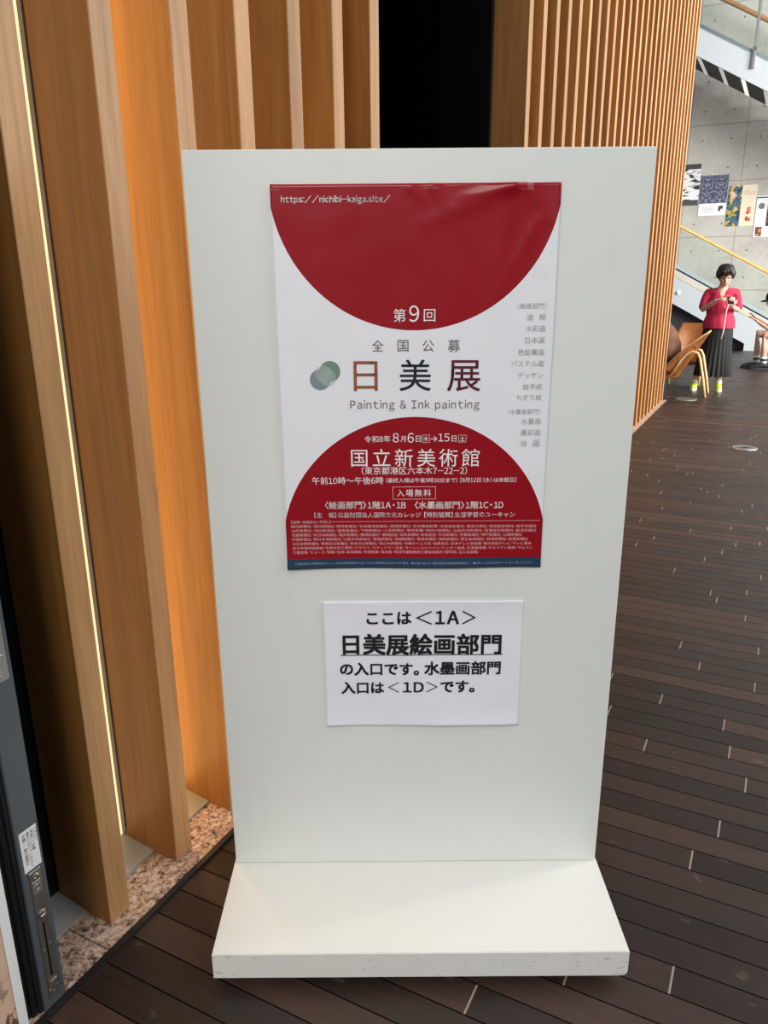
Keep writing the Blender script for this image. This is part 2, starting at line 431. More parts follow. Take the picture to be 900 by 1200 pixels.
# ------------------------------------------------------------------ wooden fins
def fin_mesh(seed):
    b = MB()
    b.box(-FIND, 0, 0, FINT, 0, ZTOP)
    for f in b.bm.faces:
        c = f.calc_center_median()
        if c.x > -.001: f.material_index = 1
    b.bevel(.0018, 1)
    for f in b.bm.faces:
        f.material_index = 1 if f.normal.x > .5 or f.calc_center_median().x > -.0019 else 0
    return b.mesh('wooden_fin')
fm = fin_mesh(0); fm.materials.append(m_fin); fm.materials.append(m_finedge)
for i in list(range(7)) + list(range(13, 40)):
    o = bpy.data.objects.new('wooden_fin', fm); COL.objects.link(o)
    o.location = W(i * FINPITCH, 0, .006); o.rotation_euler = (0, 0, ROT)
    if i == 0: lb = 'nearest wooden fin, beside the grey door, its near side in deep shadow'
    elif i == 1: lb = 'second wooden fin from the grey door, beside the cream light line'
    elif i == 2: lb = 'third wooden fin from the grey door, glowing orange beside the board'
    elif i < 6: lb = f'{ORDS[i]} wooden fin from the grey door, rising behind the board top'
    elif i == 6: lb = 'wooden fin on the left edge of the black doorway'
    elif i == 13: lb = 'wooden slat on the right edge of the black doorway, wide brown side showing'
    elif i == 39: lb = 'last wooden slat at the far end of the wall, beside the concrete stair hall'
    else: lb = f'{ORDS[i - 13]} wooden slat counting right from the black doorway'
    tag(o, lb, 'wooden fin', 'wooden fins left of the doorway' if i < 7 else 'wooden slats right of the doorway')

# ------------------------------------------------------------------ sliding door edge at the lower left
door = empty('sliding_door', W(-.197, .05, 0), ROT)
tag(door, 'slate grey door edge with lock plates at the lower left', 'door')
b = MB(); b.box(-.055, 0, -.025, .025, .01, 2.45); b.bevel(.002, 2); b.build('stile', m_stile, door)
b = MB(); b.box(-1.0, -.055, -.006, .006, .09, 2.36); b.build('glass_pane', m_glass, door)
b = MB(); b.box(-1.0, -.055, -.022, .022, .01, .09); b.box(-1.0, -.055, -.022, .022, 2.36, 2.45); b.build('rail', m_stile, door)
b = MB(); b.box(-.05, -.006, -.033, -.0252, .012, 2.45); b.box(-.05, -.012, -.040, -.0335, .012, 2.45); b.build('gasket', m_rubber, door)
# lower lock plate
lp = MB(); lp.box(0, .0022, -.012, .014, .03, .335); lp.bevel(.0008, 1); lp = lp.build('lock_plate', m_plate, door)
b = MB(); b.lathe([(.0001, .0022), (.0085, .0022), (.0095, .0042), (.006, .006), (.0055, .0035), (.0001, .0035)], 24, (0, 0, .235), 'x'); b.build('key_cylinder', m_steel, lp)
b = MB(); b.lathe([(.0001, .0022), (.007, .0022), (.0075, .0036), (.004, .0042), (.0001, .003)], 24, (0, 0, .322), 'x'); b.build('screw', m_steel, lp)
b = MB(); b.box(.0022, .003, -.0085, .0095, .284, .312); b.bevel(.0005, 1); b.build('square_plate', m_alu, lp)
b = MB(); b.lathe([(.0001, .003), (.006, .003), (.006, .0042), (.0045, .0042), (.0045, .0034), (.0001, .0034)], 20, (0, .0005, .298), 'x'); b.build('ring', m_steel, lp)
b = MB(); b.box(.0022, .0028, -.0015, .0015, .082, .214); b.build('slot', m_black, lp)
b = MB(); b.box(.0022, .006, -.009, .010, .062, .074); b.bevel(.002, 2); b.build('latch', m_steel, lp)
b = MB()
for dz, dy in ((.052, -.008), (.052, .009), (.15, -.006), (.155, .008), (.043, 0)):
    b.lathe([(.0001, .0022), (.0028, .0022), (.0024, .0034), (.0001, .0036)], 12, (0, dy, dz), 'x')
b.build('rivet', m_steel, lp)
# upper lock plate
up = MB(); up.box(0, .0022, -.014, .016, .735, .93); up.bevel(.0008, 1); up = up.build('lock_plate', m_alu, door)
b = MB(); b.box(.0022, .0034, -.010, .010, .765, .785); b.bevel(.0005, 1); b.build('square_plate', m_steel, up)
b = MB(); b.lathe([(.0001, .0022), (.0045, .0022), (.005, .0034), (.003, .004), (.0001, .003)], 16, (0, 0, .751), 'x'); b.build('screw', m_steel, up)
stk = MB(); stk.box(0, .0008, -.018, .019, .34, .428); stk = stk.build('sticker', m_whiteprint, door); stk['label'] = 'white notice sticker with small dark writing'

# door surround
t = MB(); t.box(-.17, -.065, -.145, -.118, 0, 2.6); t.box(-.19, -.17, -.145, .05, 0, 2.6)
tag(t.build('trim_4', m_blackmetal, None, W(0, 0, 0), ROT), 'black upright post between the grey door and the first fin', None, None, 'structure')
t = MB(); t.box(-.05, .036, -.240, -.229, 0, 2.6); t.box(-.05, .030, -.257, -.240, 0, 2.6)
tag(t.build('trim_5', m_rubber, None, W(0, 0, 0), ROT), 'black rubber seals beside the grey door', None, None, 'structure')
t = MB(); t.box(-.20, .046, -.276, -.257, 0, 2.6)
tag(t.build('trim_6', m_white, None, W(0, 0, 0), ROT), 'white upright strip at the lower left corner', None, None, 'structure')
k = NT('beige_stained_panel')
st = k.noise(k.mapped((30, 30, 16)), 1.6, 4, .6)
_, _, zz = k.xyz(k.obj())
low = k.math('SUBTRACT', 1.0, k.smooth(zz, .05, .22))
cc = k.mix(k.math('MULTIPLY', k.smooth(st, .50, .56), low), k.mix(k.noise(k.obj(), 6, 4), lin(206, 172, 148), lin(220, 188, 164)), lin(112, 78, 58))
m_beige = k.fin(cc, .45)
t = MB(); t.box(-.25, .044, -.75, -.276, 0, 2.6); t.box(-.25, .30, -1.25, -.75, 0, 3.2)  # taller second block is added out of view to shade the first fin
tag(t.build('wall_entrance_with_blocker', m_beige, None, W(0, 0, 0), ROT), 'beige stained wall end at the lower left corner, with an added unseen light-blocking return', None, None, 'structure')

# ------------------------------------------------------------------ display board
BY = 1.484
board = empty('display_board', (.0675, BY, 0))
tag(board, 'white free-standing sign board on a low white base with casters', 'display board')
HW = .4208
b = MB(); b.box(-HW, HW, 0, .055, .0935, 1.6225); b.bevel(.0015, 2); b.build('panel', m_board, board)
b = MB()
r = .012
prof = [(-.4245, .030), (.4245 - r, .030)] + [(.4245 - r + r * math.sin(t), .030 + r - r * math.cos(t)) for t in [i * math.pi / 10 for i in range(1, 6)]] + [(.4245, .0925), (-.4245, .0925)]
b.prism(prof, -.255, .27, 'y'); bmesh.ops.bevel(b.bm, geom=[e for e in b.bm.edges if e.calc_length() > .3], offset=.0015, segments=2, affect='EDGES')
b.build('base', m_base, board)
for sx in (-.33, .33):
    for y in (-.17, .2):
        c = MB(); c.lathe([(.001, -.009), (.012, -.009), (.0135, -.006), (.0135, .006), (.012, .009), (.001, .009)], 20, (sx, y, .0135), 'x'); c = c.build('caster', m_rubber, board)
        f = MB(); f.box(sx - .014, sx - .010, y - .01, y + .01, .012, .0298); f.box(sx + .010, sx + .014, y - .01, y + .01, .012, .0298); f.box(sx - .014, sx + .014, y - .01, y + .01, .0275, .0298); f.build('fork', m_steel, c)

def pB(x, y, Y=BY):
    d = _fwd + _cr * ((x - 450) / FPX) - _cu * ((y - 600) / FPX); t_ = Y / d.y
    return (d.x * t_, CAM_H + d.z * t_)

# paper that is not quite flat; surface height measured out of the board
def seg_d(x, z, a, b):
    p = Vector((x, z)); a = Vector(a); b = Vector(b); ab = b - a; t_ = max(0, min(1, (p - a).dot(ab) / ab.length_squared))
    return (p - a - ab * t_).length, t_
def poster_f(x, z):
    f = .0016 + .0012 * (1 + math.sin(9 * x + 4 * z)) * .5
    n = noise.noise(Vector((x * 7, z * 6, 3.1)))
    f += .0012 * (n + .6)
    f += .0007 * noise.noise(Vector((x * 22, z * 18, 7.7)))
    e = max(0, abs(x) - .20) / .06; f += .005 * e * e * (.6 + .4 * math.sin(z * 8))
    e = max(0, -.28 - z) / .086; f += .006 * e * e * (.55 + .45 * math.sin(x * 17 + .5))
    for a, b_, h, w in (((.175, .365), (.02, .30), .0022, .016), ((.185, .36), (.23, .22), .0026, .012), ((.20, .36), (.245, .30), .002, .007), ((.165, .36), (.15, .16), .0014, .02), ((.03, .362), (.05, .33), .002, .010), ((-.01, .36), (.02, .335), .0015, .008), ((.175, .36), (.08, .345), .0018, .008), ((.22, .30), (.16, .19), .0015, .012)):
        d, t_ = seg_d(x, z, a, b_); f += 1.6 * h * math.exp(-(d / w) ** 2) * (1 - .75 * t_)
    return max(.0012, f)
def sheet_f(x, z):
    f = .0014 + .0016 * (noise.noise(Vector((x * 8, z * 8, 1.3))) + .5)
    f += .0007 * noise.noise(Vector((x * 24, z * 22, 4.2)))
    e = max(0, abs(z) - .10) / .05; f += .004 * e * e * (.6 + .4 * math.sin(x * 14))
    d, t_ = seg_d(x, z, (-.1, .15), (.05, -.15)); f += .0012 * math.exp(-(d / .03) ** 2)
    return max(.0012, f)
def paper(name, w, h, fn, mat, cx, cz, nx, nz, wob=0.0):
    bm = bmesh.new(); G = []
    for j in range(nz + 1):
        row = []
        for i in range(nx + 1):
            x = -w / 2 + w * i / nx; z = -h / 2 + h * j / nz
            row.append(bm.verts.new((x, -fn(x, z), z)))
        G.append(row)
    for j in range(nz):
        for i in range(nx): bm.faces.new([G[j][i], G[j][i + 1], G[j + 1][i + 1], G[j + 1][i]])
    # back of the sheet
    ext = bmesh.ops.extrude_face_region(bm, geom=bm.faces[:])
    for v in [g for g in ext['geom'] if isinstance(g, bmesh.types.BMVert)]: v.co.y += .0003
    bmesh.ops.recalc_face_normals(bm, faces=bm.faces[:])
    me = bpy.data.meshes.new(name); bm.to_mesh(me); bm.free()
    for p in me.polygons: p.use_smooth = True
    return link(name, me, mat, None, (cx, BY, cz))
_glyphs = {}
def glyph(ch, res):
    """flat outline of one character: vertices, faces, (x0, x1); Latin letters and digits come from the wide sans forms"""
    if (ch, res) in _glyphs: return _glyphs[(ch, res)]
    src = chr(ord(ch) + 0xFEE0) if 33 <= ord(ch) <= 126 else ch
    c = bpy.data.curves.new('t', 'FONT'); c.body = src; c.size = 1; c.resolution_u = res
    o = bpy.data.objects.new('t', c); COL.objects.link(o)
    dg = bpy.context.evaluated_depsgraph_get(); dg.update()
    me = bpy.data.meshes.new_from_object(o.evaluated_get(dg))
    g = ([(v.co.x, v.co.y) for v in me.vertices], [tuple(p.vertices) for p in me.polygons])
    bpy.data.objects.remove(o); bpy.data.curves.remove(c); bpy.data.meshes.remove(me)
    _glyphs[(ch, res)] = g
    return g
def text_flat(body, spacing=1.0, bold=0.0, res=4):
    V, F, x = [], [], 0.0
    for ch in body:
        if ch == ' ': x += .28 * spacing; continue
        if ch == '\u3000': x += spacing; continue
        gv, gf = glyph(ch, res)
        if 33 <= ord(ch) <= 126:
            gx0 = min(p[0] for p in gv); gx1 = max(p[0] for p in gv); sq = .90
            adv = (gx1 - gx0) * sq + .085; ox = x + .0425 - gx0 * sq
        else:
            sq = 1.0; adv = 1.0; ox = x
            if ch in '〈（［【': ox -= .42; adv = .58
            elif ch in '〉）］】、。': adv = .58
            elif ch in '・／': ox -= .2; adv = .6
        shifts = [(0, 0)] if bold <= 0 else [(0, 0), (bold, bold), (-bold, bold), (bold, -bold), (-bold, -bold), (bold, 0), (-bold, 0), (0, bold), (0, -bold)]
        for dx, dy in shifts:
            b = len(V); V += [(p[0] * sq + ox + dx, p[1] + dy) for p in gv]; F += [[b + i for i in f] for f in gf]
        x += adv * spacing
    xs = [p[0] for p in V]; ys = [p[1] for p in V]
    return V, F, (min(xs), max(xs), min(ys), max(ys))
class Print:
    """writing printed on a paper: several strings gathered in one lettering part"""
    def __init__(s, pap, fn, lift=.0009): s.p = pap; s.fn = fn; s.V = []; s.F = []; s.lift = lift
    def pt(s, X, Z):
        x = X - s.p.location.x; z = Z - s.p.location.z
        return (x, -s.fn(x, z) - s.lift, z)
    def text(s, body, a, bpt, spacing=1.0, bold=0.0, hz=None, res=4):
        """a, bpt: pixel of left-centre and right-centre; hz fixes the height in metres instead of keeping proportion"""
        TV, TF, (x0, x1, y0, y1) = text_flat(body, spacing, bold, res)
        A = pB(*a); B = pB(*bpt); w = B[0] - A[0]; sc = w / (x1 - x0)
        sz = sc if hz is None else hz / (y1 - y0)
        base = len(s.V)
        for vx, vy in TV:
            t_ = (vx - x0) / (x1 - x0)
            s.V.append(s.pt(A[0] + t_ * w, A[1] + (B[1] - A[1]) * t_ + (vy - (y0 + y1) / 2) * sz))
        for p in TF: s.F.append([base + i for i in p])
        return s
    def rect(s, x0, z0, x1, z1, n=12):
        base = len(s.V)
        for i in range(n + 1):
            X = x0 + (x1 - x0) * i / n; s.V.append(s.pt(X, z0)); s.V.append(s.pt(X, z1))
        for i in range(n): s.F.append([base + 2 * i, base + 2 * i + 2, base + 2 * i + 3, base + 2 * i + 1])
        return s
    def frame(s, a, b, t_=.0006):
        (x0, z1), (x1, z0) = pB(*a), pB(*b)
        s.rect(x0, z0, x1, z0 + t_); s.rect(x0, z1 - t_, x1, z1); s.rect(x0, z0, x0 + t_, z1, 2); s.rect(x1 - t_, z0, x1, z1, 2); return s
    def disc(s, X, Z, r, seg=40):
        base = len(s.V); s.V.append(s.pt(X, Z))
        for k_ in range(seg): s.V.append(s.pt(X + r * math.cos(2 * math.pi * k_ / seg), Z + r * math.sin(2 * math.pi * k_ / seg)))
        for k_ in range(seg): s.F.append([base, base + 1 + k_, base + 1 + (k_ + 1) % seg])
        return s
    def build(s, name, mat, label=None):
        me = bpy.data.meshes.new(name); me.from_pydata(s.V, [], s.F)
        bm = bmesh.new(); bm.from_mesh(me); bm.normal_update()
        for f in bm.faces:
            if f.normal.y > 0: f.normal_flip()
        bm.to_mesh(me); bm.free()
        o = link(name, me, mat, s.p)
        if label: o['label'] = label
        return o

# ------------------------------------------------------------------ exhibition poster
poster = paper('exhibition_poster', .520, .733, poster_f, m_poster, .0609, 1.1982, 104, 146)
tag(poster, 'large red and white exhibition poster taped to the white board', 'poster')
m_g1 = film('sage_green_ink', (112, 142, 122), .75); m_g2 = film('slate_ink', (122, 138, 146), .7); m_g3 = film('pale_green_ink', (196, 212, 206), .42)
LX, LZ = pB(381, 440)
Print(poster, poster_f, .0005).disc(LX + .0095, LZ + .0078, .0198).build('emblem_disc', m_g1, 'green disc of the overlapping-circles emblem')
Print(poster, poster_f, .0008).disc(LX - .0095, LZ - .0078, .0198).build('emblem_disc', m_g2, 'slate disc of the overlapping-circles emblem')
Print(poster, poster_f, .0011).disc(LX - .0030, LZ + .0035, .0162).build('emblem_disc', m_g3, 'pale upper-left disc of the emblem')
Print(poster, poster_f, .0014).disc(LX + .0045, LZ - .0040, .0162).build('emblem_disc', m_g3, 'pale lower-right disc of the emblem')
P = lambda: Print(poster, poster_f)
P().text('https://nichibi-kaiga.site/', (329.5, 234.5), (457, 234), 1.06, .012).build('lettering', m_whiteprint, 'white web address')
P().text('第', (461, 369.5), (475.5, 369.5)).text('9', (479.5, 367.5), (491, 367.5)).text('回', (496.5, 369.5), (510, 369.5)).build('lettering', m_whiteprint, 'white edition number line')
m_greyink = plain('warm_grey_ink', (98, 88, 80), .5)
P().text('全', (436, 405), (449.5, 405)).text('国', (466, 405), (478.5, 405)).text('公', (495, 405), (508.5, 405)).text('募', (524.5, 405), (539, 405)).build('lettering', m_greyink, 'grey spaced line above the title')
P().text('日', (414.5, 440.5), (442.5, 440.5), hz=.0565, bold=.004).build('lettering', plain('copper_ink', (150, 84, 52), .4), 'copper brown title character')
P().text('美', (468, 439.5), (505, 439.5), hz=.0595, bold=.004).build('lettering', plain('navy_ink', (26, 32, 48), .4), 'navy title character')
P().text('展', (524, 440), (563, 440), hz=.0590, bold=.004).build('lettering', plain('wine_ink', (94, 22, 44), .4), 'wine red title character')
P().text('Painting & Ink painting', (410.5, 475), (561.5, 474.5), 1.15).build('lettering', m_greyink, 'grey English subtitle')
m_lightink = plain('pale_grey_ink', (160, 158, 160), .5)
p = P()
for body, xl, xr, y in (('〈絵画部門〉', 606, 640, 358.5), ('油', 616.5, 624, 371.5), ('絵', 631.5, 639, 371), ('水彩画', 615.5, 638.5, 385), ('日本画', 615, 637.5, 398.5), ('色鉛筆画', 606.5, 637, 412.5), ('パステル画', 598.5, 636.5, 426), ('デッサン', 606.5, 635.5, 439.5), ('絵手紙', 612.5, 635, 453), ('ちぎり絵', 605, 634, 465.5), ('〈水墨画部門〉', 594.5, 633, 482), ('水墨画', 610.5, 633, 493.5), ('墨彩画', 610, 632.5, 506.5), ('俳', 609.5, 617, 519.5), ('画', 624, 632, 519)):
    p.text(body, (xl, y), (xr, y - .3))
p.build('lettering', m_lightink, 'pale grey list of art categories at the right edge')
p = P()
p.text('令和8年', (427, 514.5), (457.5, 514)).text('8', (460.3, 512.7), (467.3, 512.7)).text('月', (469.3, 514.2), (475.5, 514.2)).text('6', (477.6, 512.7), (484.8, 512.7)).text('日', (487.2, 514), (493, 514))
p.text('木', (496, 513.8), (502, 513.8)).frame((494.8, 509.3), (503.3, 518.2)).text('→', (504.5, 513.8), (512.3, 513.8)).text('15', (513.5, 512.3), (526.5, 512.3)).text('日', (529, 513.6), (534.7, 513.6)).text('土', (538.5, 513.6), (544.5, 513.6)).frame((537.2, 509.2), (546, 517.8))
p.build('lettering', m_whiteprint, 'white line of dates')
P().text('国立新美術館', (411.5, 536.3), (561.5, 535.8), 1.13, -.004).build('lettering', m_whiteprint, 'large white venue name')
P().text('（東京都港区六本木7-22-2）', (424, 551.3), (547, 550.8)).build('lettering', m_whiteprint, 'white address line')
p = P(); p.text('午前10時〜午後6時', (366, 563), (449.3, 562.6)).text('（最終入場は午後5時30分まで）［8月12日（水）は休館日］', (452.5, 562.5), (604.5, 561.5)); p.build('lettering', m_whiteprint, 'white opening hours')
p = P(); p.text('入場無料', (465, 577.2), (505, 577), 1.12).frame((460.3, 570), (510.3, 584.3)); p.build('lettering', m_whiteprint, 'boxed white free admission line')
p = P(); p.text('〈絵画部門〉1階1A・1B', (381, 591.5), (475.5, 591.2), 1.0, .012).text('〈水墨画部門〉1階1C・1D', (486, 591.2), (589.5, 590.8), 1.0, .012); p.build('lettering', m_whiteprint, 'white line of room numbers')
p = P(); p.text('【主　催】公益財団法人国際文化カレッジ', (368.5, 603), (493, 602.6), 1.0, .006).text('【特別協賛】生涯学習のユーキャン', (497, 602.5), (603, 602), 1.0, .006); p.build('lettering', m_whiteprint, 'white organiser line')
m_pinkink = plain('pale_pink_print', (222, 176, 178), .5)
p = P(); p.text('【協賛・後援各社（予定）】', (341.5, 611.3), (387, 611.1), hz=.0062)
(x0, z0), (x1, z1) = pB(387.5, 611), pB(632, 609.3); p.rect(x0, z0 - .0004, x1, z0 + .0004, 20)
for i, (xl, xr, body) in enumerate((
    (341.5, 628, '朝日新聞社／毎日新聞社／読売新聞社／日本経済新聞社／産経新聞社／日本農業新聞／北海道新聞社／東奥日報社／秋田魁新報社／岩手日報社'),
    (342, 628, '山形新聞社／河北新報社／福島民報社／下野新聞社／上毛新聞社／東京新聞／神奈川新聞社／山梨日日新聞社／信濃毎日新聞社／新潟日報社'),
    (342.3, 611.5, '北國新聞社／北日本新聞社／福井新聞社／静岡新聞社・静岡放送／岐阜新聞社 岐阜放送／中日新聞社／京都新聞社／神戸新聞社／山陽新聞社'),
    (342.6, 618, '中国新聞社／新日本海新聞社／山陰中央新報社／愛媛新聞社／四国新聞社／徳島新聞社／高知新聞社／西日本新聞社／長崎新聞社／佐賀新聞社'),
    (343, 622, '大分合同新聞社／宮崎日日新聞社／熊本日日新聞社／南日本新聞社／沖縄タイムス社／出版各社／日本テレビ放送網／朝日放送テレビ／テレビ東京'),
    (343.3, 623.5, '全日本画材協議会／文房化学工業所／クサカベ／ステッドラー日本／ターレンスジャパン／ニッカー絵具／広島筆産業／ホルベイン画材／マルマン'),
    (343.6, 560, '三菱鉛筆／ミューズ／明明／吉祥／岐阜飾画／丹頂紙業／長栄堂／阿波手漉和紙商工業協同組合（順不同、法人名省略）'))):
    y = 616.3 + i * 5.02
    p.text(body, (xl, y), (xr, y - .7), hz=.0064, res=2)
p.build('lettering', m_pinkink, 'small pale block of supporter names')
p = P(); p.text('公益財団法人国際文化カレッジ【日美展事務局】〒151-0053 東京都渋谷区代々木 電話', (346, 659.3), (478, 658.7), hz=.0045, res=2).text('●お問い合わせ・資料請求は日美展事務局まで', (482, 658.7), (550, 658.4), hz=.0045, res=2).text('●詳しくは公式サイトをご覧ください', (554, 658.4), (624, 658), hz=.0045, res=2)
p.build('lettering', plain('pale_blue_print', (150, 164, 178), .5), 'tiny pale line on the blue foot strip')
m_tape = film('clear_tape', (244, 246, 248), .07, .12)
for (tx, tz, w_, h_) in ((-.252, .367, .018, .02), (.03, .367, .030, .02), (.19, .367, .014, .024), (.205, .364, .012, .02), (.262, -.045, .016, .013)):
    b = MB(); seg = 6
    for i in range(seg):
        x0 = tx - w_ / 2 + w_ * i / seg; x1 = x0 + w_ / seg
        z_ = .0007 * math.sin(i * 2.1)
        for q0, q1 in ((-h_ / 2, 0), (0, h_ / 2)):
            def Y(x, z): return (-poster_f(max(-.26, min(.26, x)), max(-.366, min(.366, z))) - .0009 - .0006 * math.sin(i * 2.1 + z * 300)) if abs(x) < .26 and abs(z) < .366 else -.0016
            vs = [b.bm.verts.new((x, Y(x, z), z)) for x, z in ((x0, tz + q0), (x1, tz + q0), (x1, tz + q1), (x0, tz + q1))]
            b.bm.faces.new(vs)
    bmesh.ops.remove_doubles(b.bm, verts=b.bm.verts[:], dist=.0004)
    b.build('tape', m_tape, poster)

# ------------------------------------------------------------------ paper notice
notice = paper('paper_notice', .4215, .2985, sheet_f, m_paper, .0806, .6085, 84, 60)
tag(notice, 'white paper notice with black writing taped below the poster', 'notice')
N = lambda: Print(notice, sheet_f)
N().text('ここは', (429.5, 724), (482, 723.5), 1.0, .03).text('＜', (487, 723.5), (506, 723.5), bold=.006, hz=.032).text('1A', (510, 723.2), (538, 723), 1.12, .026, hz=.0315).text('＞', (541.5, 723), (557.5, 723), hz=.032, bold=.006).build('lettering', m_ink, 'black first line')
p = N(); p.text('日美展絵画部門', (401.5, 754.6), (587.5, 754), 1.0, .029)
(x0, z0), (x1, z1) = pB(399, 767.3), pB(589, 766.2); p.rect(x0, z0 - .0011, x1, z0 + .0011, 40); p.build('lettering', m_ink, 'large bold underlined second line')
N().text('の入口です。', (398.5, 783.5), (491, 783), 1.0, .03).text('水墨画部門', (497, 782.5), (586.5, 781.5), 1.0, .03).build('lettering', m_ink, 'black third line')
N().text('入口は', (400, 805.3), (450, 805), 1.0, .03).text('＜', (454.5, 804.6), (467.5, 804.6), hz=.026).text('1D', (472, 804.4), (496.5, 804.2), 1.12, .022, hz=.0255).text('＞', (499.5, 804), (513, 804), hz=.026).text('です。', (516, 804), (556, 803.5), 1.0, .03).build('lettering', m_ink, 'black fourth line')

# sticker writing on the door edge
b = MB(); V = []
def sticker_text():
    Vs, Fs = [], []
    for i, (body, zz_) in enumerate((('お願い　扉の開閉は', .4), ('静かに行ってください', .3), ('手指にご注意', .2), ('ください', .1))):
        TV, TF, (x0, x1, y0, y1) = text_flat(body, 1, 0, 2); s_ = .0076; base = len(Vs)
        for vx, vy in TV: Vs.append((.0011, -.013 + .0085 * i + (vy - y0) * min(s_, .0075), .422 - (vx - x0) * s_))
        for q in TF: Fs.append([base + j for j in q])
    me = bpy.data.meshes.new('lettering'); me.from_pydata(Vs, [], Fs); return me
link('lettering', sticker_text(), m_ink, stk)

# ------------------------------------------------------------------ stairs
US = 15.58; UW = 17.58
low = empty('staircase', W(US, 1.2, 0), ROT)
tag(low, 'lower white staircase descending behind the woman, with glass balustrade and golden handrail', 'staircase')
SL = .533
def zt(v): return 1.519 - SL * (v + .92)       # top of stringer
def zb(v): return .877 - SL * (v + .905)
VL, VR = -7.0, 1.90
poly = [(VL - 1.2, zt(VL)), (VR - 1.2, .02), (.7, .0), (.489 - 1.2, 0), (.489 - 1.2, .135), (VL - 1.2, zb(VL))]
poly = [(VL - 1.2, zt(VL)), (VR - 1.2, zt(VR)), (VR - 1.2, 0), (.489 - 1.2, 0), (.489 - 1.2, zb(.489)), (VL - 1.2, zb(VL))]
b = MB(); b.prism(poly, 0, .04, 'y'); b.build('stringer', m_whitesteel, low)
b = MB(); b.prism(poly, 1.92, 1.96, 'y'); b.build('stringer', m_whitesteel, low)
b = MB(); b.prism([(VL - 1.2, zt(VL) - .03), (VR - 1.2, zt(VR) - .03), (VR - 1.2, zt(VR) - .13), (VL - 1.2, zt(VL) - .13)], -.006, -.0005, 'y')
b.build('stringer_band', plain('cream_band', (204, 198, 180), .5), low)
b = MB(); b.prism([(VL - 1.2, zt(VL) + .03), (VR - 1.2, zt(VR) + .03), (VR - 1.2, zt(VR) + .001), (VL - 1.2, zt(VL) + .001)], .0, .04, 'y'); b.build('glass_channel', m_blackmetal, low)
b = MB(); b.prism([(VL - 1.2, zb(VL) - .01), (.489 - 1.2, zb(.489) - .01), (.489 - 1.2, .0), (VL - 1.2, 0)], .25, .30, 'y'); b.build('understair_panel', m_dark, low)
n = 26; run, rise = .30, .30 * SL
for i in range(n):
    v0 = VR - .35 - run * (i + 1); z = zt(v0 + run / 2) - .16
    if z < .05: continue
    b = MB(); b.box(v0 - 1.2, v0 + run - 1.2 + .02, .042, 1.918, z - .05, z); b.build('tread', m_greymetal, low)
b = MB(); b.prism([(VL - 1.2, zt(VL) + .03), (1.5 - 1.2, zt(1.5) + .03), (1.5 - 1.2, zt(1.5) + .74), (VL - 1.2, zt(VL) + .74)], .014, .026, 'y'); b.build('glass_balustrade', m_glass, low)
b = MB(); b.tube([(VL - 1.2, -.01, zt(VL) + .775), (1.5 - 1.2, -.01, zt(1.5) + .80)], .028, 12); b.build('handrail', m_railwood, low, smooth=True)
b = MB(); b.lathe([(.001, -.03), (.034, -.03), (.04, -.02), (.04, 0), (.001, 0)], 20, (-.797 - 1.2, 0, 1.072), 'y'); b.build('round_lamp', m_white, low, smooth=True)

upst = empty('staircase', W(US, 0, 4.7), ROT)
tag(upst, 'upper white staircase flight with dark soffit and light strips, at the upper right', 'staircase')
SU = .567
def yt(v): return 5.688 - SU * (v + .864) - 4.7
def yb(v): return 5.141 - SU * (v + .807) - 4.7
UL, UR = -5.5, 4.5
b = MB(); b.prism([(UL, yt(UL)), (UR, yt(UR)), (UR, yb(UR)), (UL, yb(UL))], 0, .04, 'y'); b.build('stringer', m_whitesteel, upst)
b = MB(); b.prism([(UL, yb(UL)), (UR, yb(UR)), (UR, yb(UR) + .05), (UL, yb(UL) + .05)], .042, 1.47, 'y'); b.build('soffit', m_dark, upst)
m_strip = emit('stair_light_strip', (255, 250, 235), .9); m_strip2 = emit('dim_stair_light_strip', (225, 225, 220), .45)
for i in range(-5, 10):
    v = -.86 + .393 * i
    b = MB(); b.prism([(v - .04, yb(v - .04) - .006), (v + .04, yb(v + .04) - .006), (v + .04, yb(v + .04) - .0005), (v - .04, yb(v - .04) - .0005)], .05, 1.46, 'y')
    b.build('light_strip', m_strip if i == 2 else m_strip2, upst)
for i in range(24):
    v0 = UL + .3 + i * .40; z = yt(v0 + .2) - .14
    b = MB(); b.box(v0, v0 + .42, .042, 1.46, z - .04, z); b.build('tread', m_greymetal, upst)
b = MB(); b.prism([(UL, yt(UL) - .06), (UR, yt(UR) - .06), (UR, yt(UR) + 1.0), (UL, yt(UL) + 1.0)], -.022, -.010, 'y'); b.build('glass_balustrade', m_glass, upst)
for v in (-2.35, -1.15, .07, 1.27):
    b = MB(); b.box(v - .022, v + .022, -.062, -.024, yt(v) - .30, yt(v) + 1.05); b.box(v - .045, v + .045, -.062, -.004, yt(v) - .01, yt(v) + .05); b.bevel(.004, 1); b.build('post', m_alu, upst)
b = MB(); b.tube([(UL, 1.42, yt(UL) + .84), (UR, 1.42, yt(UR) + .84)], .045, 12); b.build('handrail', wood('tan_handrail_wood', (176, 124, 82), (204, 152, 108), across=20, along=1, axis='x'), upst, smooth=True)

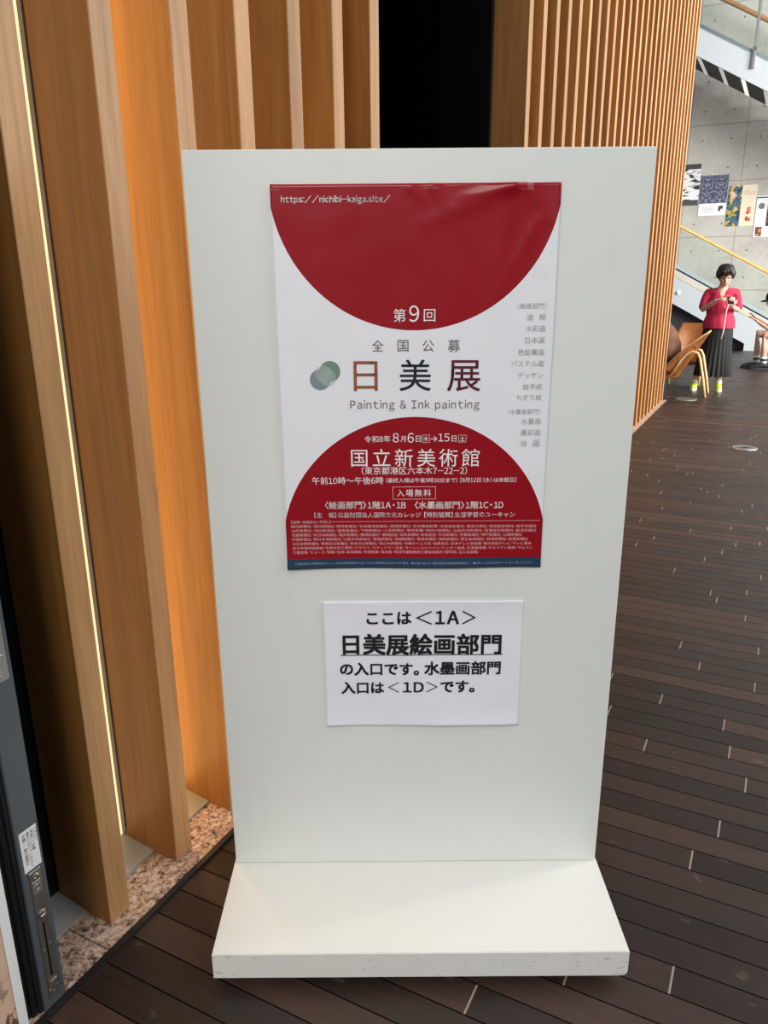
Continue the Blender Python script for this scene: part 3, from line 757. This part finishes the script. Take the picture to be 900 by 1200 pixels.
# ------------------------------------------------------------------ posters on the concrete wall
def wall_poster(v0, v1, z0, z1, mats, lb, du=0.0, name='wall_poster'):
    r = empty(name, W(UW + .016 - du, (v0 + v1) / 2, z0), ROT); tag(r, lb, 'poster', 'posters on the concrete wall')
    return r
def sheetbox(r, name, x0, x1, z0, z1, m, y=0.0):
    b = MB(); b.box(x0, x1, y - .002, y, z0, z1); return b.build(name, m, r)
def noisy(name, stops, scale, stretch=(1, 1, 1), dist=.5, detail=3):
    k = NT(name); f = k.noise(k.mapped(stretch), scale, detail, .5, dist)
    nd = k.ramp(f, stops); nd.node.color_ramp.interpolation = 'CONSTANT'
    return k.fin(nd, .5)
wp = lin(236, 236, 236); bk = lin(44, 46, 48)
r = wall_poster(-1.26, -.83, 2.81, 3.62, None, 'black and white poster, leftmost on the concrete wall beside the slats')
sheetbox(r, 'sheet', -.215, .215, 0, .81, noisy('mono_print', [(0, bk), (.42, wp), (.60, lin(90, 92, 95)), (.66, wp)], 3.2, (1.0, 1, 4.2)))
sheetbox(r, 'header', -.214, .214, .71, .809, plain('charcoal_print', (66, 68, 68), .6), -.0022)
sheetbox(r, 'footer', -.214, .214, .001, .11, plain('slate_print', (72, 76, 78), .6), -.0022)
r = wall_poster(-.81, -.27, 2.592, 3.383, None, 'navy patterned poster with white foot on the concrete wall', .006)
sheetbox(r, 'sheet', -.27, .27, 0, .791, plain('poster_white', (236, 236, 238), .5))
k = NT('navy_leaf_pattern'); x, y, z = k.xyz(k.obj())
ax = k.math('ABSOLUTE', k.math('SUBTRACT', k.math('FRACT', k.math('MULTIPLY', x, 3.7)), .5))
cb = k.n('ShaderNodeCombineXYZ'); k.l(ax, cb.inputs[0]); k.l(k.math('MULTIPLY', z, 3.7), cb.inputs[1])
f = k.noise(cb.outputs[0], 7, 3, .6, 1.2); rr = k.ramp(f, [(0, lin(58, 64, 88)), (.46, lin(72, 78, 104)), (.54, lin(168, 172, 184)), (.60, lin(92, 96, 118)), (.67, lin(190, 150, 140))]); rr.node.color_ramp.interpolation = 'CONSTANT'
sheetbox(r, 'picture', -.268, .268, .243, .789, k.fin(rr, .5), -.0022)
sheetbox(r, 'symbol', .12, .21, .07, .19, noisy('symbol_print', [(0, lin(70, 70, 74)), (.5, wp)], 9), -.0022)
sheetbox(r, 'text_block', -.20, .04, .06, .18, noisy('fine_print', [(0, wp), (.52, lin(196, 190, 200)), (.6, wp)], 8, (3, 1, 14)), -.0022)
r = wall_poster(-.255, .29, 2.366, 3.158, None, 'poster with colourful picture half and cream half on the concrete wall', .003)
sheetbox(r, 'sheet', -.27, .27, 0, .792, plain('poster_cream', (238, 226, 198), .5))
sheetbox(r, 'picture', -.268, -.008, .002, .79, noisy('colourful_print', [(0, lin(44, 50, 74)), (.40, lin(84, 130, 170)), (.46, lin(44, 48, 66)), (.52, lin(120, 150, 80)), (.57, lin(216, 160, 70)), (.62, lin(226, 200, 170)), (.68, lin(210, 130, 130))], 8, (1, 1, .7), 1.0), -.0022)
b = MB(); arch = [(-.255, .60)] + [(-.138 - .117 * math.cos(t), .60 + .12 * math.sin(t)) for t in [i * math.pi / 12 for i in range(1, 12)]] + [(-.02, .60)]
top = [(-.02, .788), (-.266, .788), (-.266, .60)]
b.prism(arch + top, -.0034, -.0024, 'y'); b.build('dark_arch', plain('arch_print', (64, 58, 54), .6), r)
sheetbox(r, 'red_lettering', .10, .20, .10, .36, noisy('red_print', [(0, lin(202, 70, 60)), (.5, lin(238, 226, 198))], 9, (1.4, 1, 1.4), .2), -.0022)
sheetbox(r, 'text_block', .02, .24, .60, .68, noisy('orange_print', [(0, lin(238, 226, 198)), (.5, lin(214, 150, 120)), (.58, lin(238, 226, 198))], 8, (3, 1, 10)), -.0022)
r = wall_poster(.305, .85, 2.14, 2.94, None, 'white poster with brown photographs, rightmost on the concrete wall', .006)
sheetbox(r, 'sheet', -.272, .272, 0, .80, plain('poster_bright', (238, 238, 240), .5))
sheetbox(r, 'photo', -.06, .268, .21, .70, noisy('brown_photo', [(0, lin(44, 40, 36)), (.45, lin(110, 92, 76)), (.52, lin(70, 60, 52)), (.58, lin(188, 172, 152))], 6), -.0022)
sheetbox(r, 'photo', -.24, -.12, .02, .20, noisy('red_photo', [(0, lin(60, 40, 36)), (.45, lin(150, 70, 60)), (.55, lin(190, 160, 120))], 10), -.0022)
b = MB(); b.lathe([(.0005, -.0034), (.06, -.0034), (.06, -.0024), (.0005, -.0024)], 20, (-.17, 0, .60), 'y'); b.build('round_picture', plain('grey_print', (120, 118, 116), .6), r)
sheetbox(r, 'header', -.27, .27, .752, .775, plain('dark_header', (60, 58, 56), .6), -.0022)

# ------------------------------------------------------------------ floor outlets
def outlet(u, v, rad, lb):
    r = empty('floor_outlet', W(u, v, 0), ROT); tag(r, lb, 'floor outlet', 'round floor outlets')
    b = MB(); b.lathe([(rad * .8, .001), (rad * .8, .005), (rad * .96, .006), (rad, .001)], 40); b.build('ring', m_alu, r)
    b = MB()
    b.lathe([(.001, .001), (.001, .0045), (rad * .78, .0045), (rad * .78, .001)], 40)
    b.build('cover', m_greymetal, r)
    for q in range(3):
        rr_ = rad * (.25 + .2 * q); b = MB(); b.lathe([(rr_, .0046), (rr_ + .004, .0062), (rr_ + .009, .0062), (rr_ + .012, .0046)], 40); b.build('ridge', m_alu, r)
outlet(6.10, 1.0, .10, 'round metal floor outlet alone in the planks right of the board')
outlet(8.72, .235, .12, 'round metal floor plate under the wooden chair by the slats')

# ------------------------------------------------------------------ wooden chairs
def chair_parts(root):
    NS, NTT = 14, 16
    def back(s, t):
        # outer centre line, reclined, with the top bending over
        x = .085 + .305 * s + .02 * s * s; z = .215 + .40 * s + .145 * s * s
        hw = .265 * (1 - .30 * s * s)
        f = .175 * t * t * (1 - s ** 2.2)
        return Vector((x - .78 * f, hw * t, z + .62 * f - .01))
    bm = bmesh.new(); F = []; B = []
    for i in range(NS + 1):
        ra, rb = [], []
        for j in range(NTT + 1):
            s_, t_ = i / NS, -1 + 2 * j / NTT
            p = back(s_, t_); e = 1e-3
            n_ = (back(s_ + e, t_) - p).cross(back(s_, t_ + e) - p).normalized()
            ra.append(bm.verts.new(p)); rb.append(bm.verts.new(p + n_ * .018))
        F.append(ra); B.append(rb)
    def q(a, b_, c, d, mi=0): f = bm.faces.new([a, b_, c, d]); f.material_index = mi; f.smooth = mi == 0
    for i in range(NS):
        for j in range(NTT):
            q(F[i][j], F[i][j + 1], F[i + 1][j + 1], F[i + 1][j]); q(B[i][j], B[i + 1][j], B[i + 1][j + 1], B[i][j + 1])
        for j in (0, NTT): q(F[i][j], F[i + 1][j], B[i + 1][j], B[i][j], 1)
    for j in range(NTT):
        for i in (0, NS): q(F[i][j], F[i][j + 1], B[i][j + 1], B[i][j], 1)
    bmesh.ops.recalc_face_normals(bm, faces=bm.faces[:])
    me = bpy.data.meshes.new('backrest'); bm.to_mesh(me); bm.free()
    bk_ = link('backrest', me, [m_ply, m_plyedge], root)
    for (s_, t_) in ((.30, -.80), (.70, -.72), (.30, .80), (.70, .72)):
        p = back(s_, t_); b = MB(); b.ell(p, (.012, .012, .012)); b.build('screw', m_blackmetal, bk_, smooth=True)
    # seat
    bm = MB(); prof = []
    top = [(-.50, .335), (-.40, .325), (-.25, .290), (-.10, .255), (.06, .232), (.10, .236)]
    poly = top + [(x, z - .02) for x, z in reversed(top)]
    bm.prism(poly, -.27, .27, 'y'); bm.build('seat', [m_ply], root)
    # bent laminated legs
    for sy in (-.19, .19):
        b = MB(); pts = [(.02, sy, .222), (.14, sy, .44), (.20, sy, .505), (.26, sy, .53), (.315, sy, .515), (.345, sy, .45), (.40, sy, .22), (.445, sy, 0)]
        b.tube(pts, [(.017, .022)] * len(pts), 10); b.build('rear_leg', m_plyedge, root, smooth=True)
        b = MB(); pts = [(-.05, sy, .222), (-.28, sy, .27), (-.38, sy, .25), (-.42, sy, .16), (-.46, sy, 0)]
        b.tube(pts, [(.012, .02)] * len(pts), 10); b.build('front_leg', m_plyedge, root, smooth=True)
ch = empty('lounge_chair', W(9.17, -.03, 0), ROT); chair_parts(ch)
tag(ch, 'bent plywood lounge chair carrying the brown-clothed sitter beside the slats', 'chair', 'bent plywood chairs by the slat wall')
ch2 = empty('lounge_chair', W(10.50, .05, 0), ROT + math.pi / 2); tag(ch2, 'plywood chair facing the camera behind the brown-clothed sitter', 'chair', 'bent plywood chairs by the slat wall')
for c in list(ch.children):
    d = c.copy(); COL.objects.link(d); d.parent = ch2
    for g_ in c.children: e = g_.copy(); COL.objects.link(e); e.parent = d

# ------------------------------------------------------------------ people
def hand(b, wrist, d, up, s=1.0, curl=.5, spread=.16, thumb=1):
    """palm plus five bent fingers; d = finger direction, up = back-of-hand normal"""
    d = Vector(d).normalized(); up = (Vector(up) - d * Vector(up).dot(d)).normalized(); side = d.cross(up)
    w = Vector(wrist); L = .085 * s
    for k_ in range(4):
        off = (k_ - 1.5) * .019 * s
        b.limb([w + side * off * .5, w + d * L + side * off], [.013 * s, .011 * s], 8)
        ln = (.062, .072, .068, .054)[k_] * s
        a = w + d * L + side * off; dd = (d + side * (k_ - 1.5) * spread).normalized(); dn = -up
        p1 = a + dd * ln * .45 + dn * ln * .10 * curl; p2 = p1 + (dd * (1 - .4 * curl) + dn * .8 * curl).normalized() * ln * .33; p3 = p2 + (dd * (1 - .8 * curl) + dn * 1.2 * curl).normalized() * ln * .27
        b.limb([a, p1, p2, p3], [.0105 * s, .0095 * s, .009 * s, .008 * s], 8)
    ts = side * (-thumb)
    a = w + d * .02 * s + ts * .02 * s
    b.limb([a, a + (d * .6 + ts).normalized() * .04 * s, a + (d * .6 + ts).normalized() * .04 * s + (d + ts * .15 - up * .4).normalized() * .045 * s], [.013 * s, .011 * s, .009 * s], 8)

def head(b, c, rot, s=1.0):
    """skull, jaw, nose, ears joined to the body mesh; local -y is the face"""
    c = Vector(c); R = lambda p: c + rot @ (Vector(p) * s)
    b.ell(R((0, .008, .03)), (.074 * s, .092 * s, .085 * s), rot)
    b.ell(R((0, -.020, -.035)), (.058 * s, .066 * s, .078 * s), rot)
    b.ell(R((0, -.050, -.088)), (.026 * s, .022 * s, .020 * s), rot)       # chin
    b.limb([R((0, -.083, .012)), R((0, -.102, -.028))], [.009 * s, .014 * s], 8)   # nose
    b.ell(R((0, -.080, .030)), (.05 * s, .012 * s, .012 * s), rot)         # brow
    for sx in (-1, 1):
        b.ell(R((sx * .076, .010, -.008)), (.009 * s, .020 * s, .030 * s), rot)
        b.ell(R((sx * .034, -.066, -.022)), (.022 * s, .016 * s, .018 * s), rot)
    return R
def face(root, R, rot, s=1.0):
    for sx in (-1, 1):
        e = MB(); e.ell(R((sx * .031, -.086, .008)), (.013 * s, .005 * s, .0055 * s), rot, 12, 8); e.build('eye', m_eye, root, smooth=True)
        e = MB(); e.limb([R((sx * .016, -.092, .030)), R((sx * .048, -.084, .031))], [.004 * s, .003 * s], 8); e.build('eyebrow', m_hair, root, smooth=True)
    e = MB(); e.ell(R((0, -.086, -.058)), (.018 * s, .005 * s, .005 * s), rot, 12, 8); e.build('mouth', m_lip, root, smooth=True)

def shoe(root, ank, toe_dir, L, mats, name='shoe'):
    """ank: ground point below the ankle; toe_dir: unit direction of the toes"""
    a = Vector(ank); d = Vector(toe_dir).normalized(); up = Vector((0, 0, 1)); sd = d.cross(up)
    up_, sole = MB(), MB()
    def pt(f, h): return a + d * f + up * h
    up_.limb([pt(-.055, .055), pt(.02, .058), pt(L * .36, .046), pt(L * .62, .034)], [.036, .040, .040, .030], 12)
    up_.limb([pt(-.01, .06), pt(0, .10)], [.038, .036], 12)
    o1 = up_.fused(name, mats[0], root, .007, 3)
    prof = []
    for i in range(28):
        t_ = 2 * math.pi * i / 28; f = math.cos(t_); w = .040 + .008 * f
        prof.append(a + d * (L * .28 + f * (L * .5)) + sd * math.sin(t_) * w)
    A = [sole.bm.verts.new((p.x, p.y, a.z + .001)) for p in prof]; B = [sole.bm.verts.new((p.x, p.y, a.z + .030)) for p in prof]
    sole.bm.faces.new(A); sole.bm.faces.new(B)
    for i in range(28): sole.bm.faces.new([A[i], A[(i + 1) % 28], B[(i + 1) % 28], B[i]])
    sole.build('sole', mats[1], o1, smooth=False)
    return o1

# --- woman with a phone
wm = empty('person', (4.122, 9.803, 0), math.radians(-22.8))
tag(wm, 'woman in crimson cardigan and long black skirt standing and looking at her phone', 'person')
b = MB()
RH = Matrix.Rotation(math.radians(24), 3, 'X') @ Matrix.Rotation(math.radians(6), 3, 'Z')
Rw = head(b, (.068, -.065, 1.385), RH, 1.02)
b.limb([(.05, .01, 1.22), (.062, -.03, 1.33)], [.052, .048])
b.limb([(.05, 0, .84), (.045, 0, .98), (.045, .0, 1.10), (.05, .01, 1.20)], [.125, .118, .118, .085])
b.ell((.045, 0, 1.10), (.145, .095, .13)); b.ell((.05, .005, 1.19), (.155, .065, .045)); b.ell((.05, .0, .85), (.15, .11, .11))
b.limb([(-.100, .01, 1.175), (-.14, .0, 1.10), (-.148, -.02, .995), (-.05, -.17, 1.07), (-.015, -.21, 1.10)], [.036, .038, .037, .030, .023])
b.limb([(.198, .01, 1.175), (.235, .0, 1.10), (.243, -.02, .995), (.205, -.15, 1.015), (.185, -.20, 1.035)], [.036, .038, .037, .030, .023])
hand(b, (-.012, -.215, 1.102), (.78, -.42, .28), (-.25, -.30, .9), .92, .75, .05, 1)
hand(b, (.182, -.205, 1.038), (-.10, -.62, .55), (.35, -.35, -.75), .92, .55, .08, -1)
for sx, kx, ax in ((-.035, -.075, -.148), (.125, .125, .125)):
    b.limb([(sx, 0, .80), (kx, -.02, .47), (kx * .4 + ax * .6, .01, .30), (ax, .015, .09)], [.078, .052, .048, .033])
    b.limb([(ax, .012, .052), (ax, -.04, .045)], [.026, .022])
b.fused('body', m_skin, wm, .0075, 4)
face(wm, Rw, RH, 1.02)
h = MB()
h.ell(Rw((0, .020, .050)), (.088, .102, .088), RH); h.ell(Rw((.0, .060, -.015)), (.080, .07, .095), RH)
h.ell(Rw((-.068, .0, .040)), (.030, .058, .058), RH); h.ell(Rw((.068, .004, .036)), (.028, .054, .056), RH)
h.ell(Rw((0, -.02, .105)), (.068, .075, .040), RH)
rnd = random.Random(5)
for i in range(16):          # layered locks swept across the forehead from a side parting
    t_ = i / 15; x0 = .030 - .02 * t_; x1 = .062 - .150 * t_; dz = .010 * math.sin(i * 1.7)
    h.limb([Rw((x0, -.045, .128)), Rw(((x0 + x1) / 2, -.088, .092 + dz)), Rw((x1, -.084 + .05 * abs(x1 - .0) / .09, .046 - .022 * t_ + dz))], [.020, .019, .009], 8)
for i in range(14):          # locks round the sides and nape
    a = -.35 + (math.pi + .7) * i / 13
    h.limb([Rw((.060 * math.cos(a), .03 + .06 * math.sin(a), .09)), Rw((.092 * math.cos(a), .025 + .085 * math.sin(a), .02)), Rw((.092 * math.cos(a), .02 + .085 * math.sin(a), -.008 - .035 * rnd.random()))], [.028, .022, .007], 8)
h.fused('hair', m_hair, wm, .007, 1, disp=lambda p: .007 * noise.noise(Vector((p.x * 70, p.y * 70, p.z * 22))) + .004 * noise.noise(p * 120))
c = MB()
c.limb([(.052, 0, .68), (.052, 0, .80), (.05, 0, .95), (.045, 0, 1.08), (.05, .005, 1.17)], [.13, .135, .125, .125, .09])
c.ell((.056, 0, .80), (.190, .156, .22)); c.ell((.050, 0, .98), (.160, .122, .16)); c.ell((.048, -.002, 1.09), (.155, .112, .13)); c.ell((.05, .005, 1.195), (.185, .088, .062))
c.ell((.0, -.07, 1.08), (.06, .045, .055)); c.ell((.095, -.07, 1.08), (.06, .045, .055))
c.limb([(-.100, .01, 1.188), (-.135, .0, 1.10), (-.150, -.01, 1.03)], [.056, .055, .053])
c.limb([(.200, .01, 1.188), (.232, .0, 1.10), (.247, -.01, 1.03)], [.056, .055, .053])
c.fused('cardigan', m_red, wm, .009, 4, planes=[((.055, 0, 1.135), (1.75, 0, -1)), ((.055, 0, 1.135), (1.75, 0, 1)), ((0, .02, 0), (0, 1, 0)), ((0, 0, .772), (0, 0, 1))], cut=lambda p: (p.z < .772) or (p.y < .02 and abs(p.x - .055) < .085 and p.z > 1.135 + 1.75 * abs(p.x - .055)),
        disp=lambda p: .004 * noise.noise(Vector((p.x * 22, p.y * 22, p.z * 7))))
for z_ in (1.06, .99, .92, .85):
    e = MB(); e.ell((.054, -.137 + .02 * abs(z_ - .95), z_), (.006, .004, .006)); e.build('button', plain('dark_button', (90, 20, 40), .4), wm, smooth=True)
s = bmesh.new(); NP = 96; ringz = [(.82, .168, .130, .052), (.70, .176, .135, .052), (.55, .182, .142, .050), (.36, .202, .155, .048), (.185, .218, .168, .047)]
rings = []
for z_, rx, ry, cx in ringz:
    ring = []
    for k_ in range(NP):
        a = 2 * math.pi * k_ / NP; pl = 1 + .045 * (0.80 - z_) / .6 * math.cos(a * 24)
        ring.append(s.verts.new((cx + rx * pl * math.cos(a), ry * pl * math.sin(a), z_ + (.01 * math.cos(a * 24) if z_ < .2 else 0))))
    rings.append(ring)
for i in range(len(rings) - 1):
    for k_ in range(NP): s.faces.new([rings[i][k_], rings[i][(k_ + 1) % NP], rings[i + 1][(k_ + 1) % NP], rings[i + 1][k_]])
me = bpy.data.meshes.new('skirt'); bmesh.ops.recalc_face_normals(s, faces=s.faces[:]); s.to_mesh(me); s.free()
link('skirt', me, m_skirt, wm)
for ax, dx in ((-.148, -.10), (.130, .06)):
    shoe(wm, (ax, .015, 0), (dx, -1, 0), .225, (m_lime, m_sole))
    e = MB(); e.tube([(ax, .015, .085), (ax, .014, .125)], [.040, .0385], 14); e.build('sock', m_sock, wm, smooth=True)
# phone in her hand
ph = empty('phone', wm.matrix_basis @ Vector((.150, -.285, 1.105)), math.radians(-22.8))
ph.rotation_euler = (math.radians(-52), math.radians(8), math.radians(-22.8 + 14))
tag(ph, 'black phone with white cord held by the woman', 'phone')
e = MB(); e.box(-.038, .038, -.004, .004, -.074, .074); e.bevel(.003, 2); e.build('case', plain('pale_phone_case', (190, 186, 184), .4), ph)
e = MB(); e.box(-.035, .035, -.0046, -.0041, -.070, .070); e.build('back_plate', m_phone, ph)
e = MB(); e.box(-.035, .035, .0041, .0046, -.070, .070); e.build('screen', m_phone, ph)
bpy.context.view_layer.update()
e = MB(); inv = (Matrix.LocRotScale(ph.location, ph.rotation_euler, None)).inverted(); wmm = Matrix.LocRotScale(wm.location, wm.rotation_euler, None)
pts = [inv @ (wmm @ Vector(p)) for p in ((.135, -.26, 1.07), (.118, -.255, .98), (.116, -.25, .85), (.112, -.245, .74), (.096, -.24, .655))]
e.tube(pts, .0058, 8); e.build('cord', m_sock, ph, smooth=True)

# --- seated man in a cap at the right edge
mn = empty('person', (5.733, 12.079, 0), math.radians(-25.4))
tag(mn, 'seated man in black cap and black sneakers at the right edge, hands raised', 'person')
b = MB()
RM = Matrix.Rotation(math.radians(-78), 3, 'Z') @ Matrix.Rotation(math.radians(18), 3, 'X')
Rm = head(b, (.185, 0, 1.03), RM, 1.02)
b.limb([(.33, 0, .90), (.22, 0, 1.0)], [.06, .055])
b.limb([(.52, 0, .50), (.48, 0, .68), (.38, 0, .84)], [.13, .135, .12]); b.ell((.36, 0, .87), (.09, .19, .07), Matrix.Rotation(.5, 3, 'Y')); b.ell((.52, 0, .50), (.12, .17, .10))
b.limb([(.50, .09, .49), (.03, .10, .525), (.055, .09, .30), (.06, .09, .11)], [.085, .060, .052, .036])
b.limb([(.52, -.10, .48), (.125, -.07, .515), (.155, -.07, .30), (.165, -.07, .09)], [.085, .060, .052, .036])
for ax, ay in ((.06, .09), (.165, -.07)): b.limb([(ax, ay, .055), (ax - .1, ay, .045)], [.036, .03])
b.limb([(.34, -.19, .86), (.27, -.22, .72), (.20, -.21, .60), (.07, -.16, .68), (.015, -.14, .715)], [.050, .044, .038, .031, .024])
b.limb([(.34, .19, .86), (.27, .22, .72), (.20, .21, .60), (.05, .10, .70), (.0, .06, .745)], [.050, .044, .038, .031, .024])
hand(b, (.012, -.138, .718), (-.75, .15, .55), (.4, .2, .85), 1.0, .35, .12, 1)
hand(b, (-.003, .058, .748), (-.70, .0, .65), (.5, .2, .8), 1.0, .35, .12, -1)
b.fused('body', m_skin, mn, .009, 4)
face(mn, Rm, RM, 1.02)
h = MB(); h.ell(Rm((0, .03, .045)), (.086, .09, .078), RM); h.ell(Rm((0, .06, -.01)), (.07, .055, .06), RM); h.fused('hair', m_hair, mn, .009, 2)
c = MB(); c.ell(Rm((0, .012, .060)), (.093, .108, .082), RM); cp = c.fused('cap', m_cap, mn, .009, 3, cut=lambda p: (RM.transposed() @ (p - Vector((.185, 0, 1.03)))).z < .035)
c = MB(); top_, bot_ = [], []
for i in range(13):
    t_ = -1 + 2 * i / 12; top_.append(Rm((.078 * t_, -.075, .040 - .012 * t_ * t_))); bot_.append(Rm((.070 * t_, -.075 - .105 * math.sqrt(max(0, 1 - .85 * t_ * t_)), .030 - .02 * t_ * t_)))
VA = [[c.bm.verts.new(p + Vector((0, 0, dz))) for p in top_] + [c.bm.verts.new(p + Vector((0, 0, dz))) for p in reversed(bot_)] for dz in (0, .007)]
for i in range(12):
    for L_ in VA: c.bm.faces.new([L_[i], L_[i + 1], L_[24 - i], L_[25 - i]])
for i in range(26): c.bm.faces.new([VA[0][i], VA[0][(i + 1) % 26], VA[1][(i + 1) % 26], VA[1][i]])
c.build('brim', m_cap, cp)
c = MB(); c.limb([(.53, 0, .54), (.49, 0, .68), (.40, 0, .82)], [.145, .15, .14]); c.ell((.37, 0, .87), (.10, .20, .075), Matrix.Rotation(.5, 3, 'Y'))
for sy in (-1, 1): c.limb([(.35, sy * .19, .87), (.29, sy * .215, .76)], [.068, .066])
c.fused('shirt', m_tee, mn, .011, 4, disp=lambda p: .004 * noise.noise(p * 14))
c = MB(); c.limb([(.54, .08, .50), (.30, .095, .51)], [.115, .092]); c.limb([(.54, -.08, .50), (.36, -.085, .505)], [.115, .092]); c.ell((.54, 0, .50), (.13, .185, .11)); c.fused('shorts', m_shorts, mn, .011, 4)
for ax, ay in ((.06, .09), (.165, -.07)):
    so = shoe(mn, (ax, ay, 0), (-1, -.06, 0), .285, (m_sneak, plain('dark_sole', (34, 34, 36), .6)))
    e = MB(); e.tube([(ax, ay, .09), (ax - .002, ay, .20)], [.044, .047], 14); sk = e.build('sock', m_sock, mn, smooth=True)
    e = MB(); e.tube([(ax - .001, ay, .135), (ax - .001, ay, .165)], [.0475, .048], 14); e.build('sock_band', m_socknavy, sk, smooth=True)
stl = empty('stool', mn.matrix_basis @ Vector((0, 0, 0)), 0)
bpy.context.view_layer.update()
stl.location = mn.matrix_basis @ Vector((.56, 0, 0)); stl.rotation_euler = (0, 0, math.radians(-25.4))
tag(stl, 'dark red low stool under the seated man in the cap', 'stool')
e = MB(); e.lathe([(.20, .30), (.25, .31), (.265, .34), (.26, .375), (.22, .392), (.001, .395)], 36); e.build('cushion', m_maroon, stl, smooth=True)
e = MB(); e.lathe([(.15, .0), (.19, .0), (.20, .02), (.20, .30), (.001, .30)], 36); e.build('base', plain('dark_red_base', (80, 20, 28), .6), stl)

# --- sitter in brown, mostly hidden by the slats
pn = empty('person', W(9.17, -.02, 0), ROT)
tag(pn, 'person in brown clothing seated in the plywood chair, mostly hidden by the slats', 'person')
b = MB()
RS = Matrix.Rotation(math.radians(-90), 3, 'Z') @ Matrix.Rotation(math.radians(30), 3, 'X')
Rs = head(b, (-.50, 0, 1.06), RS, 1.0)
b.limb([(-.30, 0, .90), (-.46, 0, 1.02)], [.06, .055])
b.limb([(-.08, 0, .42), (-.10, 0, .60), (-.22, 0, .80), (-.30, 0, .88)], [.13, .15, .14, .09])
for sy in (-1, 1):
    b.limb([(-.27, sy * .17, .86), (-.36, sy * .22, .66), (-.55, sy * .16, .58), (-.62, sy * .12, .57)], [.05, .042, .032, .024])
    hand(b, (-.62, sy * .12, .57), (-.9, -sy * .3, -.1), (0, 0, 1), 1.0, .5, .1, sy)
    b.limb([(-.10, sy * .09, .40), (-.52, sy * .11, .47), (-.56, sy * .11, .26), (-.58, sy * .11, .08)], [.085, .06, .052, .036])
b.fused('body', m_skin, pn, .010, 4)
face(pn, Rs, RS, 1.0)
h = MB(); h.ell(Rs((0, .022, .045)), (.09, .10, .09), RS); h.ell(Rs((0, .06, -.02)), (.076, .06, .08), RS); h.fused('hair', m_hair, pn, .010, 2)
c = MB()
c.limb([(-.055, 0, .43), (-.068, 0, .56), (-.14, 0, .72), (-.22, 0, .80)], [.150, .165, .155, .13]); c.ell((-.07, 0, .52), (.165, .225, .17)); c.ell((-.10, 0, .66), (.16, .20, .15))
for sy in (-1, 1): c.limb([(-.26, sy * .17, .84), (-.36, sy * .22, .66), (-.48, sy * .18, .60)], [.075, .062, .05])
c.fused('jacket', m_brown, pn, .012, 4, disp=lambda p: .003 * noise.noise(Vector((p.x * 9, p.y * 9, p.z * 9))))
c = MB(); c.limb([(-.17, 0, .80), (-.24, 0, .86), (-.30, 0, .90)], [.125, .11, .07]); c.fused('collar', m_blue, pn, .012, 3)
for sy in (-1, 1):
    c = MB(); c.limb([(-.10, sy * .09, .40), (-.51, sy * .11, .475), (-.555, sy * .11, .28), (-.575, sy * .11, .10)], [.10, .075, .068, .058]); c.fused('trouser_leg', plain('charcoal_trousers', (44, 40, 40), .8), pn, .012, 3)
    shoe(pn, (-.58, sy * .11, 0), (-1, 0, 0), .27, (m_sneak, m_sole))
